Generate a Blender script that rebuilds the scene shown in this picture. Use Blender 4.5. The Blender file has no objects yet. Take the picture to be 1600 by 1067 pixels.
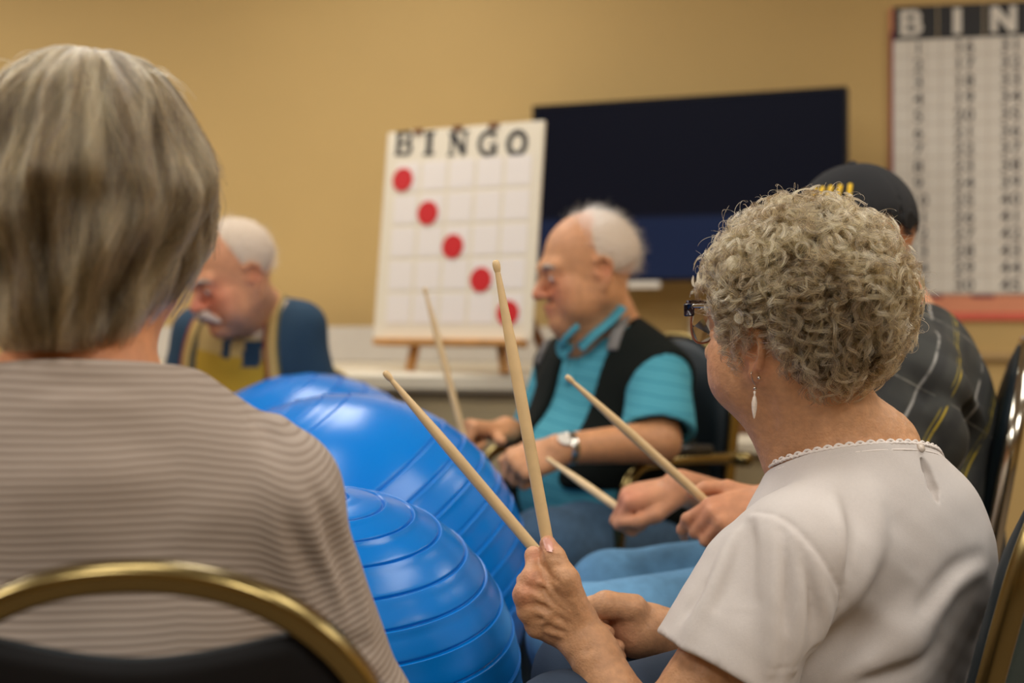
import bpy, math, random
import numpy as np
from mathutils import Vector, Matrix

# ------------------------------------------------------------------ camera, world, lamps, exposure
SC = bpy.context.scene
COL = SC.collection
FPX, HOR, CZ = 2222.0, 500.0, 1.0        # focal length in px of the 1600 px frame, horizon row, eye height
cam = bpy.data.cameras.new('camera')
camo = bpy.data.objects.new('camera', cam)
COL.objects.link(camo)
camo.location = (0, 0, CZ)
camo.rotation_euler = (math.pi / 2, 0, 0)
cam.sensor_width = 36.0
cam.lens = FPX / 1600 * 36.0
cam.shift_y = (HOR - 533.5) / 1600
cam.clip_start = 0.05
cam.dof.use_dof = True
cam.dof.focus_distance = 1.66
cam.dof.aperture_fstop = 2.8
SC.camera = camo
SC.view_settings.view_transform = 'Standard'
SC.view_settings.look = 'None'
SC.view_settings.exposure = 0.0
SC.view_settings.gamma = 1.0
SC.view_settings.use_curve_mapping = False
wd = bpy.data.worlds.new('world')
SC.world = wd
wd.use_nodes = True
wd.node_tree.nodes['Background'].inputs[0].default_value = (1.0, 0.86, 0.68, 1)
wd.node_tree.nodes['Background'].inputs[1].default_value = 0.10


def lamp(x, y, power, sx=0.6, sy=1.2, z=2.62, col=(1.0, 0.975, 0.93)):
    l = bpy.data.lights.new('ceiling_or_fill_lamp', 'AREA')
    l.shape = 'RECTANGLE'
    l.size, l.size_y = sx, sy
    l.energy = power
    l.color = col
    o = bpy.data.objects.new('ceiling_or_fill_lamp', l)
    COL.objects.link(o)
    o.location = (x, y, z)
    return o


for lx, ly, lp in ((-0.50, 3.75, 20), (2.5, 3.2, 20), (2.9, 0.7, 28), (0.9, -0.7, 42), (-1.1, -0.9, 34), (-0.7, 1.7, 20), (-2.6, 3.9, 36), (-2.5, 0.6, 34), (1.2, 1.7, 18)):  # left lamp behind the camera is added fill for the near hand
    lamp(lx, ly, lp)


def W(px, py, d):
    return np.array([(px - 800) / FPX * d, d, CZ - (py - HOR) / FPX * d])


def A(*v):
    return np.array(v, float)


def nrm(v):
    v = np.asarray(v, float)
    return v / np.linalg.norm(v)


# ------------------------------------------------------------------ materials
def newmat(name):
    m = bpy.data.materials.new(name)
    m.use_nodes = True
    nt = m.node_tree
    return m, nt, nt.nodes['Principled BSDF']


def srgb(r, g, b):
    f = lambda c: (c / 255 / 12.92) if c / 255 <= 0.04045 else ((c / 255 + 0.055) / 1.055) ** 2.4
    return (f(r), f(g), f(b))


def mat(name, col, rough=0.6, metal=0.0, spec=0.5, noise=0.0, nscale=30.0, bump=0.0, bscale=200.0, coat=0.0, sheen=0.0, sss=0.0, bdist=0.002, trans=0.0, attr=None, detail=4.0):
    m, nt, b = newmat(name)
    b.inputs['Roughness'].default_value = rough
    b.inputs['Metallic'].default_value = metal
    b.inputs['Specular IOR Level'].default_value = spec
    b.inputs['Coat Weight'].default_value = coat
    b.inputs['Coat Roughness'].default_value = 0.08
    b.inputs['Sheen Weight'].default_value = sheen
    b.inputs['Transmission Weight'].default_value = trans
    if sss:
        b.inputs['Subsurface Weight'].default_value = sss
        b.inputs['Subsurface Radius'].default_value = (1.0, 0.35, 0.18)
        b.inputs['Subsurface Scale'].default_value = 0.008
    N, L = nt.nodes, nt.links
    tc = N.new('ShaderNodeTexCoord')
    src = None
    if attr:
        an = N.new('ShaderNodeAttribute')
        an.attribute_name = attr
        src = an.outputs['Color']
    if noise > 0:
        nz = N.new('ShaderNodeTexNoise')
        nz.inputs['Scale'].default_value = nscale
        nz.inputs['Detail'].default_value = detail
        L.new(tc.outputs['Object'], nz.inputs['Vector'])
        mr = N.new('ShaderNodeMapRange')
        mr.inputs['From Min'].default_value = 0.3
        mr.inputs['From Max'].default_value = 0.7
        mr.inputs['To Min'].default_value = 1 - noise
        mr.inputs['To Max'].default_value = 1 + noise
        L.new(nz.outputs['Fac'], mr.inputs['Value'])
        vm = N.new('ShaderNodeVectorMath')
        vm.operation = 'SCALE'
        if src:
            L.new(src, vm.inputs[0])
        else:
            vm.inputs[0].default_value = col
        L.new(mr.outputs['Result'], vm.inputs['Scale'])
        src = vm.outputs['Vector']
    if src:
        L.new(src, b.inputs['Base Color'])
    else:
        b.inputs['Base Color'].default_value = (*col, 1)
    if bump > 0:
        n2 = N.new('ShaderNodeTexNoise')
        n2.inputs['Scale'].default_value = bscale
        n2.inputs['Detail'].default_value = 3
        L.new(tc.outputs['Object'], n2.inputs['Vector'])
        bp = N.new('ShaderNodeBump')
        bp.inputs['Strength'].default_value = bump
        bp.inputs['Distance'].default_value = bdist
        L.new(n2.outputs['Fac'], bp.inputs['Height'])
        L.new(bp.outputs['Normal'], b.inputs['Normal'])
    return m


M = {}
M['wall'] = mat('tan_wall_paint', srgb(198, 166, 106), 0.75, bump=0.25, bscale=120, noise=0.02, nscale=3)
M['ceiling'] = mat('ceiling_tile', srgb(225, 220, 208), 0.9, bump=0.2, bscale=90)
M['floor'] = mat('brown_carpet', srgb(110, 96, 80), 0.95, noise=0.25, nscale=120, bump=0.5, bscale=400)
M['rail'] = mat('rail_paint', srgb(176, 146, 98), 0.6)
M['cream'] = mat('cream_laminate', srgb(226, 214, 190), 0.45, noise=0.02, nscale=8)
M['creamdark'] = mat('beige_laminate', srgb(176, 158, 122), 0.55, noise=0.04, nscale=8)
M['greypanel'] = mat('grey_panel', srgb(198, 190, 178), 0.6, noise=0.02)
M['wood'] = mat('easel_wood', srgb(198, 142, 78), 0.5, noise=0.15, nscale=20)
M['wooddark'] = mat('brown_wood', srgb(110, 66, 28), 0.5, noise=0.2, nscale=14)
M['board'] = mat('cream_board', srgb(232, 220, 196), 0.6)
M['cell'] = mat('white_cell', srgb(236, 226, 216), 0.55)
M['black_ink'] = mat('black_ink', srgb(38, 36, 36), 0.6)
M['red_ink'] = mat('red_disc', srgb(205, 22, 26), 0.5)
M['chart_white'] = mat('chart_white', srgb(226, 219, 206), 0.6)
M['chart_grid'] = mat('chart_grid', srgb(196, 184, 170), 0.6)
M['chart_ink'] = mat('chart_ink', srgb(70, 62, 62), 0.6)
M['chart_black'] = mat('chart_black', srgb(22, 20, 20), 0.5)
M['salmon'] = mat('salmon_card', srgb(226, 148, 112), 0.7, noise=0.03)
M['coral'] = mat('coral_card', srgb(226, 104, 84), 0.7, noise=0.03)
M['plum'] = mat('plum_band', srgb(140, 52, 66), 0.7)
M['tvframe'] = mat('tv_frame', srgb(12, 12, 14), 0.4, spec=0.2)
M['plastic_white'] = mat('white_plastic', srgb(222, 214, 200), 0.5)
M['gold'] = mat('brass_tube', srgb(142, 124, 80), 0.24, metal=1.0, noise=0.06, nscale=6)
M['chrome'] = mat('chrome_tube', srgb(190, 182, 166), 0.14, metal=1.0)
M['vinyl'] = mat('dark_teal_vinyl', srgb(20, 32, 38), 0.5, spec=0.3, noise=0.06, bump=0.12, bscale=260)
M['vinylback'] = mat('dark_green_backcloth', srgb(40, 58, 58), 0.8, noise=0.25, nscale=500, bump=0.3, bscale=600)
M['blackvinyl'] = mat('black_back_panel', srgb(18, 16, 16), 0.65, spec=0.2, noise=0.1, bump=0.1, bscale=300)
M['blackplastic'] = mat('black_plastic', srgb(24, 23, 22), 0.4)
M['stick'] = mat('maple_stick', srgb(218, 186, 136), 0.42, noise=0.07, nscale=40)
M['skin'] = mat('skin', (0.5, 0.3, 0.2), 0.5, spec=0.35, noise=0.10, nscale=70, bump=0.35, bscale=420, bdist=0.0012, sss=0.10, attr='Col')
M['skin_old'] = mat('skin_aged', (0.5, 0.3, 0.2), 0.48, spec=0.38, noise=0.12, nscale=110, bump=0.55, bscale=330, bdist=0.0016, sss=0.08, attr='Col', detail=6.0)
M['white_tee'] = mat('white_cotton', srgb(206, 197, 190), 0.85, noise=0.02, nscale=300, bump=0.25, bscale=900, sheen=0.1, bdist=0.001)
M['lace'] = mat('white_lace', srgb(232, 222, 214), 0.8)
M['denim'] = mat('blue_denim', srgb(98, 146, 182), 0.9, noise=0.10, nscale=60, bump=0.3, bscale=900)
M['denimdark'] = mat('dark_denim', srgb(70, 98, 124), 0.9, noise=0.14, nscale=60, bump=0.3, bscale=900)
M['navy'] = mat('navy_trousers', srgb(40, 54, 72), 0.9, bump=0.2, bscale=600)
M['khaki'] = mat('grey_trousers', srgb(78, 74, 72), 0.9, bump=0.2, bscale=600)
M['shoe'] = mat('dark_shoe', srgb(40, 34, 30), 0.5)
M['vest'] = mat('black_vest', srgb(22, 26, 23), 0.95, spec=0.15, bump=0.3, bscale=500)
M['fleece'] = mat('grey_fleece', srgb(120, 116, 112), 0.95, bump=0.4, bscale=700)
M['cap'] = mat('black_cap', srgb(25, 25, 27), 0.85, bump=0.25, bscale=900)
M['yellow'] = mat('yellow_thread', srgb(228, 184, 24), 0.6)
M['pink_thread'] = mat('dusty_thread', srgb(150, 110, 96), 0.7)
M['dark_rim'] = mat('dark_plum_rim', srgb(44, 28, 40), 0.25)
M['copper'] = mat('copper_rim', srgb(176, 120, 96), 0.3, metal=0.8)
M['silver'] = mat('silver_metal', srgb(205, 198, 188), 0.2, metal=1.0)
M['glass'] = mat('lens_glass', (0.93, 0.93, 0.95), 0.0, trans=1.0)
M['pearl'] = mat('pale_shell', srgb(220, 205, 190), 0.25, noise=0.1, nscale=300)
M['eye'] = mat('eye_white', srgb(214, 200, 188), 0.2)
M['brow'] = mat('grey_brow', srgb(176, 160, 144), 0.9)
M['moustache'] = mat('white_moustache', srgb(196, 176, 162), 0.95, noise=0.2, nscale=300)
M['tank'] = mat('drum_stand_plastic', srgb(40, 42, 46), 0.5)
M['colattr'] = mat('printed_cotton', (0.5, 0.5, 0.5), 0.9, attr='Col', bump=0.25, bscale=700, bdist=0.001)


def stripes_mat(name, base, dark, pitch, attr, bump=0.6, width=0.5, dist=0.0012, extra=None):
    """horizontal ribs / stripes read from a scalar attribute (metres along the cloth)"""
    m, nt, b = newmat(name)
    N, L = nt.nodes, nt.links
    b.inputs['Roughness'].default_value = 0.9
    b.inputs['Specular IOR Level'].default_value = 0.2
    an = N.new('ShaderNodeAttribute')
    an.attribute_name = attr
    tc = N.new('ShaderNodeTexCoord')
    nz = N.new('ShaderNodeTexNoise')
    nz.inputs['Scale'].default_value = 9
    L.new(tc.outputs['Object'], nz.inputs['Vector'])
    ad = N.new('ShaderNodeMath')
    ad.operation = 'MULTIPLY_ADD'
    L.new(nz.outputs['Fac'], ad.inputs[0])
    ad.inputs[1].default_value = pitch * 0.8
    L.new(an.outputs['Fac'], ad.inputs[2])
    mu = N.new('ShaderNodeMath')
    mu.operation = 'MULTIPLY'
    L.new(ad.outputs[0], mu.inputs[0])
    mu.inputs[1].default_value = 2 * math.pi / pitch
    sn = N.new('ShaderNodeMath')
    sn.operation = 'SINE'
    L.new(mu.outputs[0], sn.inputs[0])
    mr = N.new('ShaderNodeMapRange')
    mr.inputs['From Min'].default_value = -1
    mr.inputs['From Max'].default_value = width
    L.new(sn.outputs[0], mr.inputs['Value'])
    mx = N.new('ShaderNodeMix')
    mx.data_type = 'RGBA'
    mx.inputs['A'].default_value = (*dark, 1)
    mx.inputs['B'].default_value = (*base, 1)
    L.new(mr.outputs['Result'], mx.inputs['Factor'])
    L.new(mx.outputs['Result'], b.inputs['Base Color'])
    bp = N.new('ShaderNodeBump')
    bp.inputs['Strength'].default_value = bump
    bp.inputs['Distance'].default_value = dist
    L.new(sn.outputs[0], bp.inputs['Height'])
    L.new(bp.outputs['Normal'], b.inputs['Normal'])
    return m


M['ribbed'] = stripes_mat('ribbed_beige_knit', srgb(172, 157, 144), srgb(146, 130, 117), 0.0070, 'rib', 0.3, -0.1, 0.0008)
M['teal'] = stripes_mat('teal_polo', srgb(78, 152, 168), srgb(54, 128, 146), 0.026, 'rib', 0.0, -0.85)


def plaid_mat():
    m, nt, b = newmat('black_plaid')
    N, L = nt.nodes, nt.links
    b.inputs['Roughness'].default_value = 0.8
    b.inputs['Base Color'].default_value = (0.02, 0.02, 0.018, 1)
    an = N.new('ShaderNodeAttribute')
    an.attribute_name = 'uvw'
    sx = N.new('ShaderNodeSeparateXYZ')
    L.new(an.outputs['Vector'], sx.inputs[0])
    tc = N.new('ShaderNodeTexCoord')
    nz = N.new('ShaderNodeTexNoise')
    nz.inputs['Scale'].default_value = 26
    nz.inputs['Detail'].default_value = 3
    L.new(tc.outputs['Object'], nz.inputs['Vector'])

    def line(sock, period, off, w):
        a = N.new('ShaderNodeMath'); a.operation = 'ADD'; a.inputs[1].default_value = off
        L.new(sock, a.inputs[0])
        p = N.new('ShaderNodeMath'); p.operation = 'PINGPONG'; p.inputs[1].default_value = period / 2
        L.new(a.outputs[0], p.inputs[0])
        c = N.new('ShaderNodeMapRange')
        c.inputs['From Min'].default_value = w
        c.inputs['From Max'].default_value = w * 0.4
        L.new(p.outputs[0], c.inputs['Value'])
        return c.outputs['Result']

    cur = None
    base = srgb(50, 50, 45)
    specs = [(sx.outputs[0], 0.056, 0.0, 0.013, srgb(34, 34, 32), 0.9), (sx.outputs[1], 0.062, 0.01, 0.015, srgb(40, 40, 36), 0.8),
             (sx.outputs[0], 0.112, 0.02, 0.0022, srgb(196, 168, 30), 0.75), (sx.outputs[0], 0.112, 0.027, 0.0016, srgb(160, 140, 30), 0.6),
             (sx.outputs[0], 0.112, 0.066, 0.003, srgb(180, 176, 168), 0.6), (sx.outputs[1], 0.124, 0.03, 0.0018, srgb(170, 165, 150), 0.35)]
    for sock, per, off, w, c, amt in specs:
        f = line(sock, per, off, w)
        mm = N.new('ShaderNodeMath'); mm.operation = 'MULTIPLY'; mm.inputs[1].default_value = amt
        L.new(f, mm.inputs[0])
        m2 = N.new('ShaderNodeMapRange')
        m2.inputs['From Min'].default_value = 0.38
        m2.inputs['From Max'].default_value = 0.55
        L.new(nz.outputs['Fac'], m2.inputs['Value'])
        m3 = N.new('ShaderNodeMath'); m3.operation = 'MULTIPLY'
        L.new(mm.outputs[0], m3.inputs[0]); L.new(m2.outputs['Result'], m3.inputs[1])
        mx = N.new('ShaderNodeMix'); mx.data_type = 'RGBA'
        if cur is None:
            mx.inputs['A'].default_value = (*base, 1)
        else:
            L.new(cur, mx.inputs['A'])
        mx.inputs['B'].default_value = (*c, 1)
        L.new((mm if w > 0.01 else m3).outputs[0], mx.inputs['Factor'])
        cur = mx.outputs['Result']
    L.new(cur, b.inputs['Base Color'])
    return m


M['plaid'] = plaid_mat()


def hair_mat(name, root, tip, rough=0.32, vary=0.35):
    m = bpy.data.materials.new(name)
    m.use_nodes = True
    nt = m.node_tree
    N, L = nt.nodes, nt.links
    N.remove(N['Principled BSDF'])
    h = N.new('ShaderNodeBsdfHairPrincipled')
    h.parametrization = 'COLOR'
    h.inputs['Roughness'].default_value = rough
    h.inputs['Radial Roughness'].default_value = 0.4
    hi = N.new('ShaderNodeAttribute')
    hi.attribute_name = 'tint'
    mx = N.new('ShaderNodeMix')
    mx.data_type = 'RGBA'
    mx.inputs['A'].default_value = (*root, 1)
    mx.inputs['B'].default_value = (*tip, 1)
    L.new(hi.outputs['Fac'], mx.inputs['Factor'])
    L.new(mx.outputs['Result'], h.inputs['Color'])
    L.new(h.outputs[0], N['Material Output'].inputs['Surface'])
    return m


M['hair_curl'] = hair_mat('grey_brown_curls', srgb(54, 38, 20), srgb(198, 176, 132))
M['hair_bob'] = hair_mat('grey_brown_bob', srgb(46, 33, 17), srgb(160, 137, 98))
M['hair_white'] = hair_mat('white_hair', srgb(206, 190, 166), srgb(238, 230, 218))
M['scalp_brown'] = mat('brown_under_hair', srgb(74, 60, 44), 0.9)
M['scalp_white'] = mat('white_under_hair', srgb(206, 186, 164), 0.9, bump=0.3, bscale=300)


def ball_mat(name, c):
    m, nt, b = newmat(name)
    b.inputs['Base Color'].default_value = (*c, 1)
    b.inputs['Roughness'].default_value = 0.24
    b.inputs['Specular IOR Level'].default_value = 0.36
    N, L = nt.nodes, nt.links
    tc = N.new('ShaderNodeTexCoord')
    nz = N.new('ShaderNodeTexNoise')
    nz.inputs['Scale'].default_value = 500
    L.new(tc.outputs['Object'], nz.inputs['Vector'])
    bp = N.new('ShaderNodeBump')
    bp.inputs['Strength'].default_value = 0.12
    bp.inputs['Distance'].default_value = 0.0006
    L.new(nz.outputs['Fac'], bp.inputs['Height'])
    L.new(bp.outputs['Normal'], b.inputs['Normal'])
    return m


M['ball'] = ball_mat('glossy_blue_vinyl', srgb(0, 118, 206))


def screen_mat():  # screen reflection painted in as a faint glow, navy below, near black above
    m, nt, b = newmat('tv_screen_painted_reflection')
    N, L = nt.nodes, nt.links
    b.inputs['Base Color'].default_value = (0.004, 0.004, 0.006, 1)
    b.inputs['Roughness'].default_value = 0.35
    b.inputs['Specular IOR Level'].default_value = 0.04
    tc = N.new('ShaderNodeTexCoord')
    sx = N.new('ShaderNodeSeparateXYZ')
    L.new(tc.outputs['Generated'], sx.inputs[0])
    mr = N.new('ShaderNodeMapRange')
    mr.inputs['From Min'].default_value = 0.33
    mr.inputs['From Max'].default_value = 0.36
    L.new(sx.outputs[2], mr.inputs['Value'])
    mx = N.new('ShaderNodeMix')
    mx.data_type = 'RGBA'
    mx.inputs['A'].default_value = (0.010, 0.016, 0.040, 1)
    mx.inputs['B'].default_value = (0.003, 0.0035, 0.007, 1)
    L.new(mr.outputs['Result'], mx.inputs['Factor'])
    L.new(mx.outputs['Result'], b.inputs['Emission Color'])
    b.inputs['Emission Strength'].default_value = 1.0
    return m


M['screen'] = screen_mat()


# ------------------------------------------------------------------ object helpers
def empty(name, loc, label=None, cat=None, group=None):
    o = bpy.data.objects.new(name, None)
    COL.objects.link(o)
    o.location = tuple(loc)
    o.empty_display_size = 0.05
    if label:
        o['label'] = label
    if cat:
        o['category'] = cat
    if group:
        o['group'] = group
    return o


def adopt(o, parent):
    """all meshes are modelled in world space, so a child only has to undo its Empty's location"""
    if parent is not None:
        o.parent = parent
        if parent.type == 'EMPTY':
            o.matrix_parent_inverse = Matrix.Translation(parent.location).inverted()
    return o


def meshobj(name, v, f, m, parent=None, smooth=True, label=None, kind=None, col=None, attrs=None, vecs=None):
    me = bpy.data.meshes.new(name)
    v = np.asarray(v, float)
    if isinstance(f, np.ndarray):
        me.vertices.add(len(v))
        me.vertices.foreach_set('co', v.ravel())
        nf, k = f.shape
        me.loops.add(nf * k)
        me.loops.foreach_set('vertex_index', f.ravel().astype(np.int32))
        me.polygons.add(nf)
        me.polygons.foreach_set('loop_start', np.arange(0, nf * k, k, dtype=np.int32))
        me.update(calc_edges=True)
        me.validate()
    else:
        me.from_pydata([tuple(p) for p in v], [], [tuple(p) for p in f])
        me.update()
    if smooth:
        me.polygons.foreach_set('use_smooth', np.ones(len(me.polygons), bool))
    if col is not None:
        ca = me.attributes.new('Col', 'FLOAT_COLOR', 'POINT')
        ca.data.foreach_set('color', np.c_[col, np.ones(len(col))].astype(np.float32).ravel())
    for k, a in (attrs or {}).items():
        at = me.attributes.new(k, 'FLOAT', 'POINT')
        at.data.foreach_set('value', np.asarray(a, np.float32))
    for k, a in (vecs or {}).items():
        at = me.attributes.new(k, 'FLOAT_VECTOR', 'POINT')
        at.data.foreach_set('vector', np.asarray(a, np.float32).ravel())
    me.materials.append(m)
    o = bpy.data.objects.new(name, me)
    COL.objects.link(o)
    if label:
        o['label'] = label
    if kind:
        o['kind'] = kind
    return adopt(o, parent)


def tag(o, label, cat, group=None):
    o['label'] = label
    o['category'] = cat
    if group:
        o['group'] = group
    return o


class MB:
    """collects simple shapes into one mesh"""

    def __init__(s):
        s.v, s.f = [], []

    def add(s, v, f):
        n = len(s.v)
        s.v += [tuple(p) for p in v]
        s.f += [tuple(i + n for i in q) for q in f]
        return s

    def box(s, c, ex, ey, ez, bev=0.0):
        """c centre, ex/ey/ez half-extent vectors; chamfered along every edge when bev > 0"""
        c, ex, ey, ez = map(lambda a: np.asarray(a, float), (c, ex, ey, ez))
        if bev <= 0:
            v = [c + i * ex + j * ey + k * ez for i in (-1, 1) for j in (-1, 1) for k in (-1, 1)]
            f = [(0, 1, 3, 2), (4, 6, 7, 5), (0, 4, 5, 1), (2, 3, 7, 6), (0, 2, 6, 4), (1, 5, 7, 3)]
            return s.add(v, f)
        L = [np.linalg.norm(e) for e in (ex, ey, ez)]
        u = [e / l for e, l in zip((ex, ey, ez), L)]
        import itertools
        v, idx = [], {}
        for sg in itertools.product((-1, 1), repeat=3):
            for ax in range(3):
                p = c.copy()
                for a in range(3):
                    p = p + u[a] * sg[a] * (L[a] if a == ax else L[a] - bev)
                idx[(sg, ax)] = len(v)
                v.append(p)
        f = []
        for ax in range(3):
            o1, o2 = (ax + 1) % 3, (ax + 2) % 3
            for sgn in (-1, 1):
                q = []
                for a, b in ((-1, -1), (1, -1), (1, 1), (-1, 1)):
                    sg = [0, 0, 0]
                    sg[ax], sg[o1], sg[o2] = sgn, a, b
                    q.append(idx[(tuple(sg), ax)])
                f.append(q if sgn > 0 else q[::-1])
        for ax in range(3):
            o1, o2 = (ax + 1) % 3, (ax + 2) % 3
            for a in (-1, 1):
                for b in (-1, 1):
                    s1, s2 = [0, 0, 0], [0, 0, 0]
                    s1[o1] = s2[o1] = a
                    s1[o2] = s2[o2] = b
                    s1[ax], s2[ax] = -1, 1
                    q = [idx[(tuple(s1), o1)], idx[(tuple(s2), o1)], idx[(tuple(s2), o2)], idx[(tuple(s1), o2)]]
                    f.append(q if a * b > 0 else q[::-1])
        for sg in itertools.product((-1, 1), repeat=3):
            q = [idx[(sg, 0)], idx[(sg, 1)], idx[(sg, 2)]]
            f.append(q if sg[0] * sg[1] * sg[2] > 0 else q[::-1])
        return s.add(v, f)

    def tube(s, pts, r, n=8, closed=False, sq=None, up=None, caps=True):
        """sweep a circle (or rectangle sq=(a,b), a along `up`) along pts"""
        pts = np.asarray(pts, float)
        m = len(pts)
        r = np.broadcast_to(np.asarray(r, float), (m,))
        if closed:
            t = np.roll(pts, -1, 0) - np.roll(pts, 1, 0)
        else:
            t = np.gradient(pts, axis=0)
        t /= np.linalg.norm(t, axis=1)[:, None] + 1e-12
        if up is not None:
            N1 = np.broadcast_to(np.asarray(up, float), (m, 3)).copy()
        else:
            a = np.array([0, 0, 1.0]) if abs(t[0][2]) < 0.9 else np.array([1.0, 0, 0])
            N1 = np.zeros((m, 3))
            cur = a
            for i in range(m):
                cur = cur - t[i] * np.dot(cur, t[i])
                cur /= np.linalg.norm(cur) + 1e-12
                N1[i] = cur
        N1 = N1 - t * np.sum(N1 * t, 1)[:, None]
        N1 /= np.linalg.norm(N1, axis=1)[:, None] + 1e-12
        N2 = np.cross(t, N1)
        if sq is not None:
            a, b = sq
            c = min(a, b) * 0.35
            prof = [(a, b - c), (a - c, b), (-a + c, b), (-a, b - c), (-a, -b + c), (-a + c, -b), (a - c, -b), (a, -b + c)]
            n = 8
        else:
            prof = [(math.cos(2 * math.pi * k / n), math.sin(2 * math.pi * k / n)) for k in range(n)]
        v = []
        for i in range(m):
            for p, q in prof:
                sc = r[i] if sq is None else 1.0
                v.append(pts[i] + (N1[i] * p + N2[i] * q) * sc)
        f = []
        for i in range(m if closed else m - 1):
            j = (i + 1) % m
            for k in range(n):
                k2 = (k + 1) % n
                f.append((i * n + k, i * n + k2, j * n + k2, j * n + k))
        if not closed and caps:
            f.append(tuple(range(n))[::-1])
            f.append(tuple((m - 1) * n + k for k in range(n)))
        return s.add(v, f)

    def disc(s, c, n, u, r, th, seg=28, r2=None):
        c, n, u = np.asarray(c, float), nrm(n), nrm(u)
        w = np.cross(n, u)
        r2 = r2 or r
        ring = [u * math.cos(a) * r + w * math.sin(a) * r2 for a in np.linspace(0, 2 * math.pi, seg, endpoint=False)]
        v = [c + q for q in ring] + [c + q + n * th for q in ring]
        f = [tuple(range(seg))[::-1], tuple(range(seg, 2 * seg))] + [(k, (k + 1) % seg, seg + (k + 1) % seg, seg + k) for k in range(seg)]
        return s.add(v, f)

    def lathe(s, c, axis, prof, seg=48):
        axis = nrm(axis)
        a = np.array([1.0, 0, 0]) if abs(axis[0]) < 0.8 else np.array([0, 1.0, 0])
        u = nrm(a - axis * a.dot(axis))
        w = np.cross(axis, u)
        ang = np.linspace(0, 2 * math.pi, seg, endpoint=False)
        v, f = [], []
        for r, h in prof:
            for t in ang:
                v.append(np.asarray(c) + axis * h + (u * math.cos(t) + w * math.sin(t)) * r)
        for i in range(len(prof) - 1):
            for k in range(seg):
                k2 = (k + 1) % seg
                f.append((i * seg + k, i * seg + k2, (i + 1) * seg + k2, (i + 1) * seg + k))
        return s.add(v, f)

    def build(s, name, m, parent=None, smooth=False, **kw):
        return meshobj(name, s.v, s.f, m, parent, smooth, **kw)


def smooth_path(pts, n=40, closed=False):
    """Catmull-Rom through pts"""
    P = np.asarray(pts, float)
    m = len(P)
    if closed:
        Q = np.vstack([P[-1], P, P[0], P[1]])
        segs = m
    else:
        Q = np.vstack([2 * P[0] - P[1], P, 2 * P[-1] - P[-2]])
        segs = m - 1
    ts = np.linspace(0, segs, n, endpoint=not closed)
    out = []
    for t in ts:
        i = min(int(t), segs - 1)
        u = t - i
        p0, p1, p2, p3 = Q[i], Q[i + 1], Q[i + 2], Q[i + 3]
        out.append(0.5 * (2 * p1 + (p2 - p0) * u + (2 * p0 - 5 * p1 + 4 * p2 - p3) * u * u + (3 * p1 - p0 - 3 * p2 + p3) * u ** 3))
    return np.array(out)


# ------------------------------------------------------------------ signed distance modelling
def rc(a, b, ra, rb=None, k=0.01, op='u', mg=0.0):
    a, b = np.asarray(a, float), np.asarray(b, float)
    rb = ra if rb is None else rb
    ba = b - a
    L2 = max(ba.dot(ba), 1e-12)

    def fn(P):
        pa = P - a
        h = np.clip(pa @ ba / L2, 0, 1)
        q = pa - h[:, None] * ba
        return np.sqrt(np.einsum('ij,ij->i', q, q)) - (ra + (rb - ra) * h)
    return (op, fn, (a + b) / 2, math.sqrt(L2) / 2 + max(ra, rb), k)


def chain(pts, rad, k=0.01, op='u'):
    return [rc(pts[i], pts[i + 1], rad[i], rad[i + 1], k, op) for i in range(len(pts) - 1)]


def el(c, r, R=None, k=0.01, op='u'):
    c, r = np.asarray(c, float), np.asarray(r, float)
    RT = None if R is None else np.asarray(R, float)     # rows = local axes

    def fn(P):
        q = P - c
        if RT is not None:
            q = q @ RT.T
        k0 = np.sqrt(np.sum((q / r) ** 2, 1)) + 1e-9
        k1 = np.sqrt(np.sum((q / (r * r)) ** 2, 1)) + 1e-9
        return k0 * (k0 - 1) / k1
    return (op, fn, c, float(max(r)), k)


def plane(p, n, k=0.004, op='i'):
    """keeps the side the normal points away from"""
    p, n = np.asarray(p, float), nrm(n)
    return (op, lambda P: (P - p) @ n, None, 0, k)


def boxp(c, half, R, k=0.005, op='i'):
    c, half, R = np.asarray(c, float), np.asarray(half, float), np.asarray(R, float)

    def fn(P):
        q = np.abs((P - c) @ R.T) - half
        return np.linalg.norm(np.maximum(q, 0), axis=1) + np.minimum(q.max(1), 0)
    return (op, fn, c if op != 'i' else None, float(np.linalg.norm(half)), k)


def group(ops, k=0.01, op='u'):
    c, r = bounds_sphere(ops)
    return (op, lambda P: ev(ops, P, 0.08), c, r, k)


def bounds(ops):
    lo, hi = np.full(3, 1e9), np.full(3, -1e9)
    for o in ops:
        if o[0] == 'u':
            lo = np.minimum(lo, o[2] - o[3])
            hi = np.maximum(hi, o[2] + o[3])
    return lo, hi


def bounds_sphere(ops):
    lo, hi = bounds(ops)
    return (lo + hi) / 2, float(np.linalg.norm(hi - lo) / 2)


def ev(ops, P, mg=0.08):
    f = np.full(len(P), mg)
    for op, fn, c, R, k in ops:
        if op == 'f':
            f = fn(P, f)
            continue
        if c is not None:
            q = P - c
            m = np.einsum('ij,ij->i', q, q) < (R + mg) ** 2
            if not m.any():
                continue
            full = m.all()
            Q = P if full else P[m]
            g = f if full else f[m]
        else:
            m, full, Q, g = None, True, P, f
        d = fn(Q)
        if op == 'u':
            h = np.clip(0.5 + 0.5 * (d - g) / k, 0, 1)
            r = d + (g - d) * h
            r = d * (1 - h) + g * h - k * h * (1 - h)
        else:
            if op == 's':
                d = -d
            h = np.clip(0.5 - 0.5 * (d - g) / k, 0, 1)
            r = d * (1 - h) + g * h + k * h * (1 - h)
        if full:
            f = r
        else:
            f = f.copy()
            f[m] = r
    return f


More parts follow.
